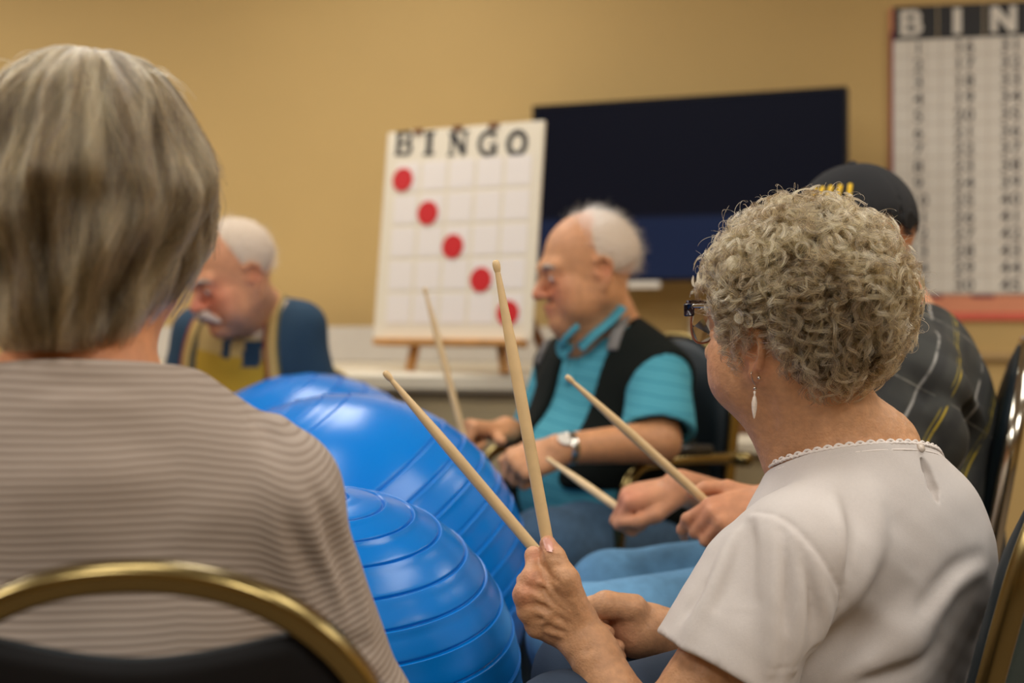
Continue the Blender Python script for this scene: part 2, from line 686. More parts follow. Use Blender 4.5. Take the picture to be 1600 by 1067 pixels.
def grad(ops, P, e=0.0015):
    g = np.zeros_like(P)
    for a in range(3):
        d = np.zeros(3)
        d[a] = e
        g[:, a] = ev(ops, P + d) - ev(ops, P - d)
    return g / (np.linalg.norm(g, axis=1)[:, None] + 1e-9)


def project(ops, P, off=0.0, it=6):
    P = np.array(P, float).reshape(-1, 3)
    for _ in range(it):
        P = P - grad(ops, P) * (ev(ops, P) - off)[:, None]
    return P


def hits(ops, pts, off=0.0, n=None, t0=0.9, t1=5.0):
    """where the sight lines through photo pixels first meet the surface"""
    pts = np.asarray(pts, float)
    D = np.stack([(pts[:, 0] - 800) / FPX, np.ones(len(pts)), -(pts[:, 1] - HOR) / FPX], 1)
    dn = np.linalg.norm(D, axis=1)
    t = np.full(len(pts), t0)
    live = np.ones(len(pts), bool)
    for _ in range(150):
        f = ev(ops, A(0, 0, CZ) + D[live] * t[live][:, None]) - off
        t[live] += np.where(f > 0.0004, np.maximum(f * 0.7 / dn[live], 0.0004), 0)
        idx = np.flatnonzero(live)
        live[idx[(f <= 0.0004) | (t[live] > t1)]] = False
        if not live.any():
            break
    p = A(0, 0, CZ) + D * t[:, None]
    return smooth_path(p, n) if n else p


def hit(ops, px, py, off=0.0):
    return hits(ops, [(px, py)], off)[0]


def ridge(ops, pts, r=0.012, out=0.004, k=0.02, n=None, taper=True, op='u'):
    """a cloth fold or vein along photo pixels, riding on the surface of ops"""
    P = hits(ops, pts)
    G = grad(ops, P)
    P = P - G * (r - out) if op == 'u' else P + G * (r - out)
    n = n or 3 * len(pts)
    P = smooth_path(P, n)
    t = np.linspace(0, 1, n)
    rr = r * (0.55 + 0.45 * np.sin(math.pi * t)) if taper else np.full(n, r)
    return [rc(P[i], P[i + 1], rr[i], rr[i + 1], k, op) for i in range(n - 1)]


def fold(ops, pts, amp, w, n=None, taper=True):
    """a cloth fold along photo pixels: a smooth swelling (amp > 0) or crease (amp < 0) about w wide"""
    P = hits(ops, pts)
    n = n or 2 * len(pts) + 1
    P = smooth_path(P, n)
    c = (P.min(0) + P.max(0)) / 2
    R = float(np.linalg.norm(P.max(0) - P.min(0)) / 2 + 2.2 * w)

    def fn(Q, f):
        q = Q - c
        m = np.einsum('ij,ij->i', q, q) < R * R
        if not m.any():
            return f
        X = Q[m]
        best = np.full(len(X), 1e9)
        tt = np.zeros(len(X))
        for i in range(n - 1):
            ba = P[i + 1] - P[i]
            pa = X - P[i]
            h = np.clip(pa @ ba / max(ba.dot(ba), 1e-12), 0, 1)
            d = np.linalg.norm(pa - h[:, None] * ba, axis=1)
            b = d < best
            best = np.where(b, d, best)
            tt = np.where(b, (i + h) / (n - 1), tt)
        e = np.exp(-(best / w) ** 2) * amp
        if taper:
            e = e * np.sin(math.pi * np.clip(0.06 + 0.88 * tt, 0, 1)) ** 0.7
        f = f.copy()
        f[m] = f[m] - e
        return f
    return [('f', fn, None, 0, 0)]


def surfnet(ops, h, pad=None, lo=None, hi=None):
    l, u = bounds(ops)
    pad = pad or 3 * h
    l = l - pad if lo is None else np.maximum(l - pad, lo)
    u = u + pad if hi is None else np.minimum(u + pad, hi)
    B = 8
    n = (np.ceil((u - l) / h / B).astype(int)) * B + 1
    F = np.empty(n, np.float32)
    nb = (n - 1) // B
    bi = np.stack(np.meshgrid(*[np.arange(k) for k in nb], indexing='ij'), -1).reshape(-1, 3)
    cen = l + (bi * B + B / 2) * h
    mg = max(0.05, 13 * h)
    fc = ev(ops, cen, mg)
    Fb = np.repeat(np.repeat(np.repeat(fc.reshape(nb), B, 0), B, 1), B, 2)
    F[:] = 1.0
    F[:-1, :-1, :-1] = Fb
    act = bi[np.abs(fc) < 0.87 * B * h * 1.35 + 0.004]
    off = np.stack(np.meshgrid(*[np.arange(B + 1)] * 3, indexing='ij'), -1).reshape(-1, 3)
    for s0 in range(0, len(act), 600):
        a = act[s0:s0 + 600]
        ijk = (a[:, None, :] * B + off[None]).reshape(-1, 3)
        F[ijk[:, 0], ijk[:, 1], ijk[:, 2]] = ev(ops, l + ijk * h, mg)
    ins = F < 0
    c = np.zeros(n - 1, np.uint8)
    for dx in (0, 1):
        for dy in (0, 1):
            for dz in (0, 1):
                c += ins[dx:n[0] - 1 + dx, dy:n[1] - 1 + dy, dz:n[2] - 1 + dz]
    idx = np.argwhere((c > 0) & (c < 8))
    pos = np.zeros((len(idx), 3))
    cnt = np.zeros(len(idx))
    cr = [(x, y, z) for x in (0, 1) for y in (0, 1) for z in (0, 1)]
    for a in cr:
        for ax in range(3):
            if a[ax] == 0:
                b = list(a)
                b[ax] = 1
                fa = F[idx[:, 0] + a[0], idx[:, 1] + a[1], idx[:, 2] + a[2]]
                fb = F[idx[:, 0] + b[0], idx[:, 1] + b[1], idx[:, 2] + b[2]]
                m = (fa < 0) != (fb < 0)
                t = np.where(m, fa / np.where(m, fa - fb, 1), 0)
                p = np.array(a, float)[None] + t[:, None] * (np.array(b) - np.array(a))[None]
                pos += p * m[:, None]
                cnt += m
    V = l + (idx + pos / cnt[:, None]) * h
    ID = np.full(n - 1, -1, np.int32)
    ID[idx[:, 0], idx[:, 1], idx[:, 2]] = np.arange(len(idx))
    quads = []
    for ax in range(3):
        o1, o2 = (ax + 1) % 3, (ax + 2) % 3
        sl0 = [slice(1, None)] * 3
        a0 = [slice(1, n[i] - 1) for i in range(3)]
        a0[ax] = slice(0, n[ax] - 1)
        a1 = list(a0)
        a1[ax] = slice(1, n[ax])
        x0, x1 = ins[tuple(a0)], ins[tuple(a1)]
        e = np.argwhere(x0 != x1)
        st = np.array([1, 1, 1])
        st[ax] = 0
        e = e + st
        flip = ins[e[:, 0], e[:, 1], e[:, 2]]
        q = []
        for d1, d2 in ((0, 0), (1, 0), (1, 1), (0, 1)):
            g = e.copy()
            g[:, o1] -= d1
            g[:, o2] -= d2
            q.append(ID[g[:, 0], g[:, 1], g[:, 2]])
        q = np.stack(q, 1)
        q[~flip] = q[~flip][:, ::-1]
        quads.append(q)
    Q = np.vstack(quads)
    Q = Q[(Q >= 0).all(1)]
    # one light relaxation pass
    acc = np.zeros_like(V)
    ct = np.zeros(len(V))
    for i in range(4):
        np.add.at(acc, Q[:, i], V[Q[:, (i + 1) % 4]])
        np.add.at(ct, Q[:, i], 1)
    ok = ct > 0
    V[ok] = 0.6 * V[ok] + 0.4 * acc[ok] / ct[ok][:, None]
    return V, Q


def sdfobj(name, ops, h, m, parent=None, col=None, attr=None, lo=None, hi=None, label=None, vec=None):
    V, Q = surfnet(ops, h, lo=lo, hi=hi)
    return meshobj(name, V, Q, m, parent, True, label=label, col=col(V) if col else None,
                   attrs={k: g(V) for k, g in (attr or {}).items()}, vecs={k: g(V) for k, g in (vec or {}).items()})


def wob(P, sc, seed=0, n=5):
    """cheap smooth noise, -1..1"""
    g = np.random.RandomState(seed)
    out = np.zeros(len(P))
    for i in range(n):
        d = g.normal(size=3)
        d = d / np.linalg.norm(d) * sc * g.uniform(0.6, 1.6)
        out += np.sin(P @ d + g.uniform(0, 6.28))
    return out / n * 1.4


class Fr:
    """head / hand frame: forward, left, up"""

    def __init__(s, o, F, U=(0, 0, 1), sc=(1, 1, 1)):
        s.o = np.asarray(o, float)
        s.F = nrm(F)
        U = np.asarray(U, float)
        s.U = nrm(U - s.F * U.dot(s.F))
        s.L = np.cross(s.U, s.F)
        s.R = np.stack([s.F, s.L, s.U])
        s.sc = np.asarray(sc, float)

    def __call__(s, f, l, u):
        return s.o + (np.array([f, l, u]) * s.sc) @ s.R

    def loc(s, P):
        return ((P - s.o) @ s.R.T) / s.sc

    def el(s, c, r, k=0.01, op='u'):
        return el(s(*c), np.asarray(r) * s.sc, s.R, k, op)
# ------------------------------------------------------------------ the room
YAW = math.radians(12)
WU = A(math.cos(YAW), -math.sin(YAW), 0)       # along the back wall, to the right
WN = A(-math.sin(YAW), -math.cos(YAW), 0)      # out of the back wall, into the room
WP = A(0.076, 4.93, 0)


def wallray(px, py, off=0.0):
    d = W(px, py, 1.0) - A(0, 0, CZ)
    t = (WP + WN * off - A(0, 0, CZ)).dot(WN) / d.dot(WN)
    return A(0, 0, CZ) + d * t


CEIL = 2.68


def slab(name, a, b, th_dir, z0, z1, m):
    a, b, th = map(lambda q: np.asarray(q, float), (a, b, th_dir))
    mb = MB()
    c = (a + b) / 2 + th / 2
    c[2] = (z0 + z1) / 2
    mb.box(c, (b - a) / 2, th / 2, A(0, 0, (z1 - z0) / 2))
    o = mb.build(name, m)
    o['kind'] = 'structure'
    return o


wl, wr = WP - WU * 5.6, WP + WU * 3.6
slab('wall_back', wl, wr, -WN * 0.1, 0, CEIL, M['wall'])
slab('wall_left', A(wl[0], -4.0, 0), wl, A(-0.1, 0, 0), 0, CEIL, M['wall'])
slab('wall_right', A(wr[0], -4.0, 0), wr, A(0.1, 0, 0), 0, CEIL, M['wall'])
slab('wall_front', A(wl[0], -4.0, 0), A(wr[0], -4.0, 0), A(0, -0.1, 0), 0, CEIL, M['wall'])
for nm, z, m in (('floor', -0.05, M['floor']), ('ceiling', CEIL + 0.05, M['ceiling'])):
    mb = MB()
    mb.box(A((wl[0] + wr[0]) / 2, 1.0, z), A((wr[0] - wl[0]) / 2 + 0.1, 0, 0), A(0, 5.6, 0), A(0, 0, 0.05))
    o = mb.build(nm, m)
    o['kind'] = 'structure'
# chair rail on the back wall, right of the table
r0, r1 = wallray(1240, 557), WP + WU * 3.55
mb = MB()
pr = [(0, 0), (0.012, 0.004), (0.02, 0.014), (0.02, 0.026), (0.012, 0.034), (0, 0.038)]
a_, b_ = A(r0[0], r0[1], r0[2] - 0.019), A(r1[0], r1[1], r0[2] - 0.019)
v = [a_ + WN * x + A(0, 0, z) for x, z in pr] + [b_ + WN * x + A(0, 0, z) for x, z in pr]
mb.add(v, [(i, i + 1, 7 + i, 6 + i) for i in range(5)] + [tuple(range(6))[::-1], tuple(range(6, 12))])
o = mb.build('trim_1', M['rail'])
o['kind'] = 'structure'
mb = MB()
c = (wl + wr) / 2 + WN * 0.008
mb.box(A(c[0], c[1], 0.05), (wr - wl) / 2, WN * 0.007, A(0, 0, 0.05), 0.003)
o = mb.build('baseboard_back', M['rail'])
o['kind'] = 'structure'


# ------------------------------------------------------------------ lettering
def arc(cx, cy, rx, ry, a0, a1, n=14):
    return [(cx + rx * math.cos(math.radians(a)), cy + ry * math.sin(math.radians(a))) for a in np.linspace(a0, a1, n)]


# strokes in a unit box, (points, width); slab serifs are short fat strokes
SLAB = {
    'B': [([(0.22, 0), (0.22, 1)], 0.2), ([(0.05, 0.05), (0.55, 0.05)], 0.1), ([(0.05, 0.95), (0.55, 0.95)], 0.1), ([(0.2, 0.52), (0.55, 0.52)], 0.09),
          (arc(0.55, 0.735, 0.24, 0.22, 90, -90), 0.15), (arc(0.56, 0.28, 0.27, 0.235, 90, -90), 0.16)],
    'I': [([(0.5, 0), (0.5, 1)], 0.24), ([(0.22, 0.05), (0.78, 0.05)], 0.1), ([(0.22, 0.95), (0.78, 0.95)], 0.1)],
    'N': [([(0.18, 0), (0.18, 1)], 0.11), ([(0.84, 0), (0.84, 1)], 0.11), ([(0.16, 0.97), (0.84, 0.03)], 0.22), ([(0.02, 0.05), (0.36, 0.05)], 0.09), ([(0.02, 0.95), (0.3, 0.95)], 0.09), ([(0.68, 0.95), (1.0, 0.95)], 0.09)],
    'G': [(arc(0.52, 0.5, 0.39, 0.44, 50, 330, 24), 0.17), ([(0.86, 0.0), (0.86, 0.42)], 0.16), ([(0.58, 0.42), (0.98, 0.42)], 0.09), ([(0.82, 0.66), (0.82, 0.98)], 0.08)],
    'O': [(arc(0.5, 0.5, 0.39, 0.44, 0, 360, 32), 0.2)],
}
SANS = {
    'B': [([(0.2, 0), (0.2, 1)], 0.24), ([(0.1, 0.1), (0.55, 0.1)], 0.2), ([(0.1, 0.9), (0.55, 0.9)], 0.2), ([(0.2, 0.51), (0.55, 0.51)], 0.18),
          (arc(0.55, 0.71, 0.2, 0.19, 90, -90), 0.22), (arc(0.56, 0.3, 0.24, 0.2, 90, -90), 0.22)],
    'I': [([(0.5, 0), (0.5, 1)], 0.3)],
    'N': [([(0.16, 0), (0.16, 1)], 0.24), ([(0.84, 0), (0.84, 1)], 0.24), ([(0.16, 0.95), (0.84, 0.05)], 0.26)],
}


def stroke_letter(mb, strokes, o, ex, ey, en, w, h, lift):
    """flat raised strokes: o lower-left corner, ex/ey unit axes in the plane, en the face normal"""
    for si, (pts, wd_) in enumerate(strokes):
        P = [np.array([x * w, y * h]) for x, y in pts]
        hw = wd_ * w / 2
        L_, R_ = [], []
        for i, p in enumerate(P):
            t = P[min(i + 1, len(P) - 1)] - P[max(i - 1, 0)]
            t = t / (np.linalg.norm(t) + 1e-9)
            nn = np.array([-t[1], t[0]])
            L_.append(p + nn * hw)
            R_.append(p - nn * hw)
        z = lift + si * 0.00006
        q = [o + ex * p[0] + ey * p[1] + en * z for p in L_] + [o + ex * p[0] + ey * p[1] + en * z for p in R_]
        m_ = len(P)
        mb.add(q, [(i, m_ + i, m_ + i + 1, i + 1) for i in range(m_ - 1)])


def text_mesh(txt, size, o, ex, ey, en, lift, bold=0.0):
    cu = bpy.data.curves.new('txt', 'FONT')
    cu.body = txt
    cu.size = size
    cu.align_x = 'CENTER'
    cu.offset = bold
    cu.resolution_u = 2
    ob = bpy.data.objects.new('txt', cu)
    COL.objects.link(ob)
    me = bpy.data.meshes.new_from_object(ob)
    V = [o + ex * p.co.x + ey * p.co.y + en * (lift + p.co.z) for p in me.vertices]
    F_ = [tuple(p.vertices) for p in me.polygons]
    bpy.data.objects.remove(ob)
    bpy.data.curves.remove(cu)
    bpy.data.meshes.remove(me)
    return V, F_


# ------------------------------------------------------------------ wall chart, right
ch = empty('bingo_number_chart', wallray(1560, 480, 0.01), 'tall bingo number chart with black heading on salmon card, hung on wall', 'chart')
c0 = wallray(1396, 11, 0.018)
ex, ey, en = WU, A(0, 0, 1), WN
cw = np.linalg.norm(wallray(1467, 11, 0.018) - c0)            # one letter column
ch_h = 11.0
zt, zh, zb = c0[2], wallray(1400, 63, 0.018)[2], wallray(1440, 457, 0.018)[2]
zb -= 0.006
full = cw * 5 + 0.02
mb = MB()
cc = c0 + ex * full / 2
mb.box(A(cc[0], cc[1], (zt + zb) / 2 - 0.044) - WN * 0.010, ex * (full / 2 + 0.012), en * 0.004, ey * ((zt - zb) / 2 + 0.041), 0.001)
mb.build('backing_card', M['salmon'], ch, label='salmon backing card')
mb = MB()
mb.box(A(cc[0], cc[1], zb - 0.072) - WN * 0.0055, ex * (full / 2 + 0.012), en * 0.001, ey * 0.012)
mb.build('card_edge', M['coral'], ch, label='coral lower edge')
mb = MB()
mb.box(A(c0[0], c0[1], (zt + zb) / 2 - 0.06) - ex * 0.004 - WN * 0.0055, ex * 0.007, en * 0.001, ey * ((zt - zb) / 2 - 0.02))
mb.build('card_edge', M['plum'], ch, label='dull red left edge')
for k in range(2):
    mb = MB()
    mb.box(A(c0[0], c0[1], zb - 0.007) + ex * (0.12 + 0.16 * k) - WN * 0.0052, ex * 0.035, en * 0.001, ey * 0.006)
    mb.build('card_band', M['plum'], ch, label='plum band under the sheet')
mb = MB()
mb.box(A(cc[0], cc[1], (zt + zb) / 2) - WN * 0.003, ex * full / 2, en * 0.0025, ey * (zt - zb) / 2)
mb.build('sheet', M['chart_white'], ch)
mb = MB()
mb.box(A(cc[0], cc[1], (zt + zh) / 2) + WN * 0.0003, ex * full / 2, en * 0.0006, ey * (zt - zh) / 2)
mb.build('heading_strip', M['chart_black'], ch, label='black heading strip')
hh = zt - zh
for k, ltr in enumerate('BIN'):
    mb = MB()
    wl_ = cw * 0.6
    o_ = c0 + ex * (0.014 + cw * k + (0.0 if ltr != 'I' else 0.0)) + A(0, 0, -hh * 0.88)
    stroke_letter(mb, SANS[ltr], o_, ex, ey, en, wl_, hh * 0.76, 0.0012)
    mb.build('letter', M['chart_white'], ch)
for k in range(1, 5):
    mb = MB()
    mb.box(A(c0[0], c0[1], (zt + zh) / 2) + ex * (cw * k - 0.004) + WN * 0.001, ex * 0.002, en * 0.0003, ey * hh / 2)
    mb.build('heading_divider', M['creamdark'], ch)
rows = 15
rh = (zh - zb - 0.004) / rows
g = MB()
for r in range(1, rows + 1):
    g.box(A(cc[0], cc[1], zh - rh * r) , ex * full / 2, en * 0.0004, ey * 0.0016)
for k in range(1, 15):
    g.box(A(c0[0], c0[1], (zh + zb) / 2) + ex * (cw * k * 0.34 + 0.003), ex * 0.0014, en * 0.0004, ey * (zh - zb) / 2)
gl = g.build('grid_lines', M['chart_grid'], ch)
gl['kind'] = 'stuff'
gl.name = 'printed_grid'
for k in range(3):
    for r in range(rows):
        num = str(k * 15 + r + 1)
        for ci, dgt in enumerate(num):
            off = (ci - (len(num) - 1) / 2) * rh * 0.60
            V, F_ = text_mesh(dgt, rh * 1.0, A(c0[0], c0[1], zh - rh * (r + 0.86)) + ex * (cw * (k + 0.55) + off), ex * 1.1, ey, en, 0.0008, 0.0008)
            meshobj('printed_digit', V, F_, M['chart_ink'], ch, False)

# ------------------------------------------------------------------ television
TY = math.radians(23)
tu, tn = A(math.cos(TY), -math.sin(TY), 0), A(-math.sin(TY), -math.cos(TY), 0)
tc_ = A(0.5525, 4.6, 1.425)
tv = empty('television', tc_ - tn * 0.02, 'large black flat screen television angled out from the tan wall', 'television')
hw_, hh_ = 0.524, 0.298
mb = MB()
mb.box(tc_ - tn * 0.022, tu * hw_, tn * 0.02, A(0, 0, hh_), 0.006)
mb.box(tc_ - tn * 0.06, tu * hw_ * 0.6, tn * 0.02, A(0, 0, hh_ * 0.55), 0.01)
mb.build('housing', M['tvframe'], tv)
mb = MB()
for s_ in (-1, 1):
    mb.box(tc_ + tu * (hw_ - 0.005) * s_, tu * 0.005, tn * 0.004, A(0, 0, hh_), 0.001)
    mb.box(tc_ + A(0, 0, (hh_ - 0.005) * s_), tu * (hw_ - 0.01), tn * 0.004, A(0, 0, 0.005), 0.001)
mb.build('bezel', M['tvframe'], tv)
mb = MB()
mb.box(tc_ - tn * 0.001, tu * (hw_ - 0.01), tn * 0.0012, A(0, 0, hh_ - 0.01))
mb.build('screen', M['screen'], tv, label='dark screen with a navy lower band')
mb = MB()
wc = WP + WU * ((tc_ - WP).dot(WU)) + A(0, 0, 1.425)
mb.tube([tc_ - tn * 0.07, wc + WN * 0.03], 0.02, 8)
mb.box(wc + WN * 0.012, WU * 0.14, WN * 0.011, A(0, 0, 0.14), 0.004)
mb.build('wall_bracket', M['tvframe'], tv)
mb = MB()
q = tc_ + tu * (-0.13) + A(0, 0, -hh_ - 0.012)
mb.box(q, tu * 0.055, tn * 0.008, A(0, 0, 0.012), 0.003)
mb.build('sensor_bar', M['plastic_white'], tv, label='pale bar under the screen')
mb = MB()
q = wallray(1096, 508, 0.008)
mb.box(q, WU * 0.038, WN * 0.006, A(0, 0, 0.042), 0.003)
for s_ in (-1, 1):
    mb.box(q + A(0, 0, 0.02 * s_) + WN * 0.006, WU * 0.012, WN * 0.0015, A(0, 0, 0.012), 0.001)
tag(mb.build('wall_socket', M['plastic_white']), 'pale wall plate below the television beside the curly hair', 'socket')

# ------------------------------------------------------------------ counter with grey backsplash, easel, bingo board
ctz = 0.855
f0 = A(0.02, 3.875, 0)
cl, crr = f0 - WU * 1.75, f0 + WU * 0.2
depth = 0.95
back = -WN * depth
ct = empty('counter', (cl + crr) / 2 + back / 2, 'cream counter under the bingo board, with a low grey back panel', 'counter')
mb = MB()
m_ = (cl + crr) / 2 + back / 2
mb.box(A(m_[0], m_[1], ctz - 0.028), (crr - cl) / 2, back / 2, A(0, 0, 0.028), 0.012)
mb.build('worktop', M['cream'], ct)
mb = MB()
mb.box(A(m_[0], m_[1], (ctz - 0.056) / 2) - WN * 0.02, (crr - cl) / 2 * 0.985, back / 2 * 0.95, A(0, 0, (ctz - 0.056) / 2), 0.004)
mb.build('cabinet_body', M['creamdark'], ct)
for k in range(4):
    mb = MB()
    L_ = (crr - cl)
    q = cl + L_ * (k + 0.5) / 4
    mb.box(A(q[0], q[1], 0.42) - WN * 0.035, L_ / 8 * 0.94, WN * 0.009, A(0, 0, 0.34), 0.004)
    d_ = mb.build('door', M['creamdark'], ct)
    mb = MB()
    mb.tube([A(q[0], q[1], 0.66) + L_ * 0.09 - WN * 0.02, A(q[0], q[1], 0.66) + L_ * 0.09 + WN * 0.004, A(q[0], q[1], 0.56) + L_ * 0.09 + WN * 0.004, A(q[0], q[1], 0.56) + L_ * 0.09 - WN * 0.02], 0.005, 6)
    mb.build('handle', M['silver'], d_)
mb = MB()
e0, e1 = cl + back * 0.93, cl + back * 0.93 + WU * 1.83
mb.box(A(*(((e0 + e1) / 2)[:2]), ctz + 0.062), (e1 - e0) / 2, WN * 0.012, A(0, 0, 0.06), 0.003)
mb.build('backsplash', M['greypanel'], ct, label='light grey back panel')

BY, BL = math.radians(30), math.radians(7)
bu = A(math.cos(BY), -math.sin(BY), 0)
bh = A(-math.sin(BY), -math.cos(BY), 0)          # horizontal facing
bn = bh * math.cos(BL) + A(0, 0, math.sin(BL))
bv = A(0, 0, math.cos(BL)) - bh * math.sin(BL)   # up along the leaning board
bc = A(-0.1737, 3.95, 0.947)                     # middle of the lower edge
bw, bhh = 0.52, 0.603
bd = empty('bingo_board', bc, 'cream bingo board with five red discs in a diagonal, on wooden easel', 'board')
mb = MB()
mb.box(bc + bv * bhh / 2 - bn * 0.006, bu * bw / 2, bn * 0.006, bv * bhh / 2, 0.002)
mb.build('panel', M['board'], bd)
gx0, gy0, cwid, crow = -bw / 2 + 0.035, 0.038, (bw - 0.06) / 5, 0.4775 / 5
for i in range(5):
    for j in range(5):
        mb = MB()
        mb.box(bc + bu * (gx0 + cwid * (i + 0.5)) + bv * (gy0 + crow * (j + 0.5)) + bn * 0.0008, bu * cwid * 0.435, bn * 0.0008, bv * crow * 0.44, 0.0004)
        mb.build('cell', M['cell'], bd)
for px, py in ((630, 281), (669, 333), (708, 385), (752, 437), (794, 489)):
    d_ = W(px, py, 1.0) - A(0, 0, CZ)
    t_ = (bc - A(0, 0, CZ)).dot(bn) / d_.dot(bn)
    p_ = A(0, 0, CZ) + d_ * t_
    mb = MB()
    mb.disc(p_ + bn * 0.0018, bn, bu, 0.0345, 0.0025, 32)
    mb.build('red_disc', M['red_ink'], bd, label='red disc')
for ltr, px in zip('BINGO', (632, 671, 716, 762, 808)):
    d_ = W(px, 224, 1.0) - A(0, 0, CZ)
    t_ = (bc - A(0, 0, CZ)).dot(bn) / d_.dot(bn)
    p_ = A(0, 0, CZ) + d_ * t_
    lw, lh = (0.068, 0.07)
    mb = MB()
    stroke_letter(mb, [(q, w * 1.25) for q, w in SLAB[ltr]], p_ - bu * lw / 2 - bv * lh / 2, bu, bv, bn, lw, lh, 0.0012)
    mb.build('letter', M['black_ink'], bd)
for px in (655, 716, 772):
    d_ = W(px, 194, 1.0) - A(0, 0, CZ)
    t_ = (bc - A(0, 0, CZ)).dot(bn) / d_.dot(bn)
    p_ = A(0, 0, CZ) + d_ * t_
    p_ = p_ + bv * (bhh - 0.004 - (p_ - bc).dot(bv))
    mb = MB()
    mb.box(p_ + bn * 0.002 , bu * 0.016, bn * 0.003, bv * 0.008, 0.001)
    mb.build('clip', M['wooddark'], bd, label='small dark clip on the top edge')

ea = empty('easel', A(bc[0], bc[1], ctz), 'small wooden table easel holding the bingo board on the counter', 'easel')
mb = MB()
mb.box(bc - bv * 0.011 + bn * 0.006, bu * (bw / 2 - 0.02), bn * 0.026, bv * 0.0095, 0.003)
mb.build('ledge', M['wood'], ea)
for s_ in (-1, 1):
    top = bc + bu * (s_ * 0.04) + bv * 0.5 - bn * 0.03
    low = bc + bu * (s_ * 0.145 + 0.01) - bv * 0.03 - bn * 0.03
    t_ = (ctz - low[2]) / (low - top)[2]
    foot = low + (low - top) * t_
    mb = MB()
    mb.tube([top, foot], 1, sq=(0.0115, 0.013), up=bn)
    mb.build('leg', M['wood'], ea)
mb = MB()
top = bc + bv * 0.46 - bn * 0.045
mb.tube([top, A(*(bc - bh * 0.30 + bu * 0.16)[:2], ctz + 0.002)], 1, sq=(0.010, 0.013), up=bn)
mb.build('rear_leg', M['wooddark'], ea, label='dark rear leg')
mb = MB()
mb.box(bc + bv * 0.28 - bn * 0.03, bu * 0.1, bn * 0.008, bv * 0.011, 0.002)
mb.build('crossbar', M['wood'], ea)

# ------------------------------------------------------------------ folding table and brown box behind the chairs
ft = empty('folding_table', A(0.7, 3.85, 0), 'cream folding table seen below the chin of the curly haired woman', 'table')
tz = 0.70
mb = MB()
mb.box(A(0.78, 3.86, tz - 0.02), A(0.40, 0, 0), A(0, 0.3, 0), A(0, 0, 0.02), 0.008)
mb.build('tabletop', M['cream'], ft)
mb = MB()
mb.box(A(0.78, 3.60, tz - 0.085), A(0.36, 0, 0), A(0, 0.008, 0), A(0, 0, 0.045), 0.002)
mb.build('apron', M['creamdark'], ft)
for sx in (-1, 1):
    for sy in (-1, 1):
        mb = MB()
        mb.tube([A(0.78 + sx * 0.34, 3.86 + sy * 0.24, tz - 0.04), A(0.78 + sx * 0.36, 3.86 + sy * 0.24, 0)], 0.013, 8)
        mb.build('leg', M['chrome'], ft)
bx = empty('wooden_box', A(0.68, 3.86, tz), 'brown wooden box standing on the cream folding table', 'box')
mb = MB()
mb.box(A(0.70, 3.88, tz + 0.12), A(0.20, 0, 0), A(0, 0.14, 0), A(0, 0, 0.12), 0.006)
mb.build('body', M['wooddark'], bx)
mb = MB()
mb.box(A(0.70, 3.875, tz + 0.248), A(0.212, 0, 0), A(0, 0.152, 0), A(0, 0, 0.01), 0.004)
mb.build('lid', M['wooddark'], bx)
tp = empty('storage_tub', A(0.95, 4.2, 0), 'beige storage tub on the floor under the cream folding table', 'tub')
mb = MB()
mb.add(*(lambda q: (q[0], q[1]))(((lambda c, w, d, z0, z1, s: ([A(c[0] + i * w * (s if z == z0 else 1), c[1] + j * d * (s if z == z0 else 1), z) for z in (z0, z1) for i, j in ((-1, -1), (1, -1), (1, 1), (-1, 1))], [(0, 3, 2, 1), (4, 5, 6, 7)] + [(k, (k + 1) % 4, 4 + (k + 1) % 4, 4 + k) for k in range(4)]))((0.78, 3.9), 0.27, 0.2, 0.0, 0.5, 0.9))))
mb.build('body', M['creamdark'], tp)
mb = MB()
mb.box(A(0.78, 3.9, 0.515), A(0.29, 0, 0), A(0, 0.22, 0), A(0, 0, 0.016), 0.006)
mb.build('lid', M['creamdark'], tp)


# ------------------------------------------------------------------ exercise balls on drum stands
def make_ball(c, R, axis, grooves, label, gdepth=0.0035, gw=0.012, valve=False):
    c = np.asarray(c, float)
    axis = nrm(axis)
    th = np.unique(np.concatenate([np.linspace(0, math.pi, 90)] + [g0 + np.linspace(-2.2, 2.2, 13) * gw / 2 for g0 in grooves]))
    th = th[(th > 0.012) & (th < math.pi - 0.012)]
    prof = []
    for t in th:
        r = R
        for g0 in grooves:
            x = (t - g0) / (gw / 2)
            r -= gdepth * math.exp(-x * x)
            r += gdepth * 0.45 * math.exp(-((x - 2.0) / 1.0) ** 2)
        prof.append((r * math.sin(t), r * math.cos(t)))
    prof = [(0.0005, R)] + prof + [(0.0005, -R)]
    b = empty('exercise_ball', A(c[0], c[1], c[2] - R), label, 'exercise ball', 'blue exercise balls on drum stands')
    mb = MB()
    mb.lathe(c, axis, prof, 120)
    mb.v, mb.f = mb.v, [f[::-1] for f in mb.f]
    mb.build('shell', M['ball'], b, True)
    # low stand: a round tub with a rolled rim that carries the ball
    rr = R * 0.62
    zr = c[2] - math.sqrt(R * R - rr * rr) + 0.0
    st = empty('drum_stand', A(c[0], c[1], 0), 'dark round tub carrying the ' + label.split(',')[0].split(' with ')[0], 'stand', 'dark tubs under the exercise balls')
    mb = MB()
    mb.lathe(A(c[0], c[1], 0), A(0, 0, 1), [(0.001, 0.0), (rr * 0.86, 0.0), (rr * 0.88, 0.02), (rr * 0.985, zr - 0.03), (rr * 0.985, zr), (rr * 0.95, zr), (rr * 0.85, 0.03), (0.001, 0.03)], 48)
    mb.build('tub', M['tank'], st, True)
    mb = MB()
    ang = np.linspace(0, 2 * math.pi, 48, endpoint=False)
    mb.tube([A(c[0] + math.cos(t) * rr * 1.0, c[1] + math.sin(t) * rr * 1.0, zr - 0.006) for t in ang], 0.006, 8, closed=True)
    mb.build('rim', M['tank'], st, True)
    return b


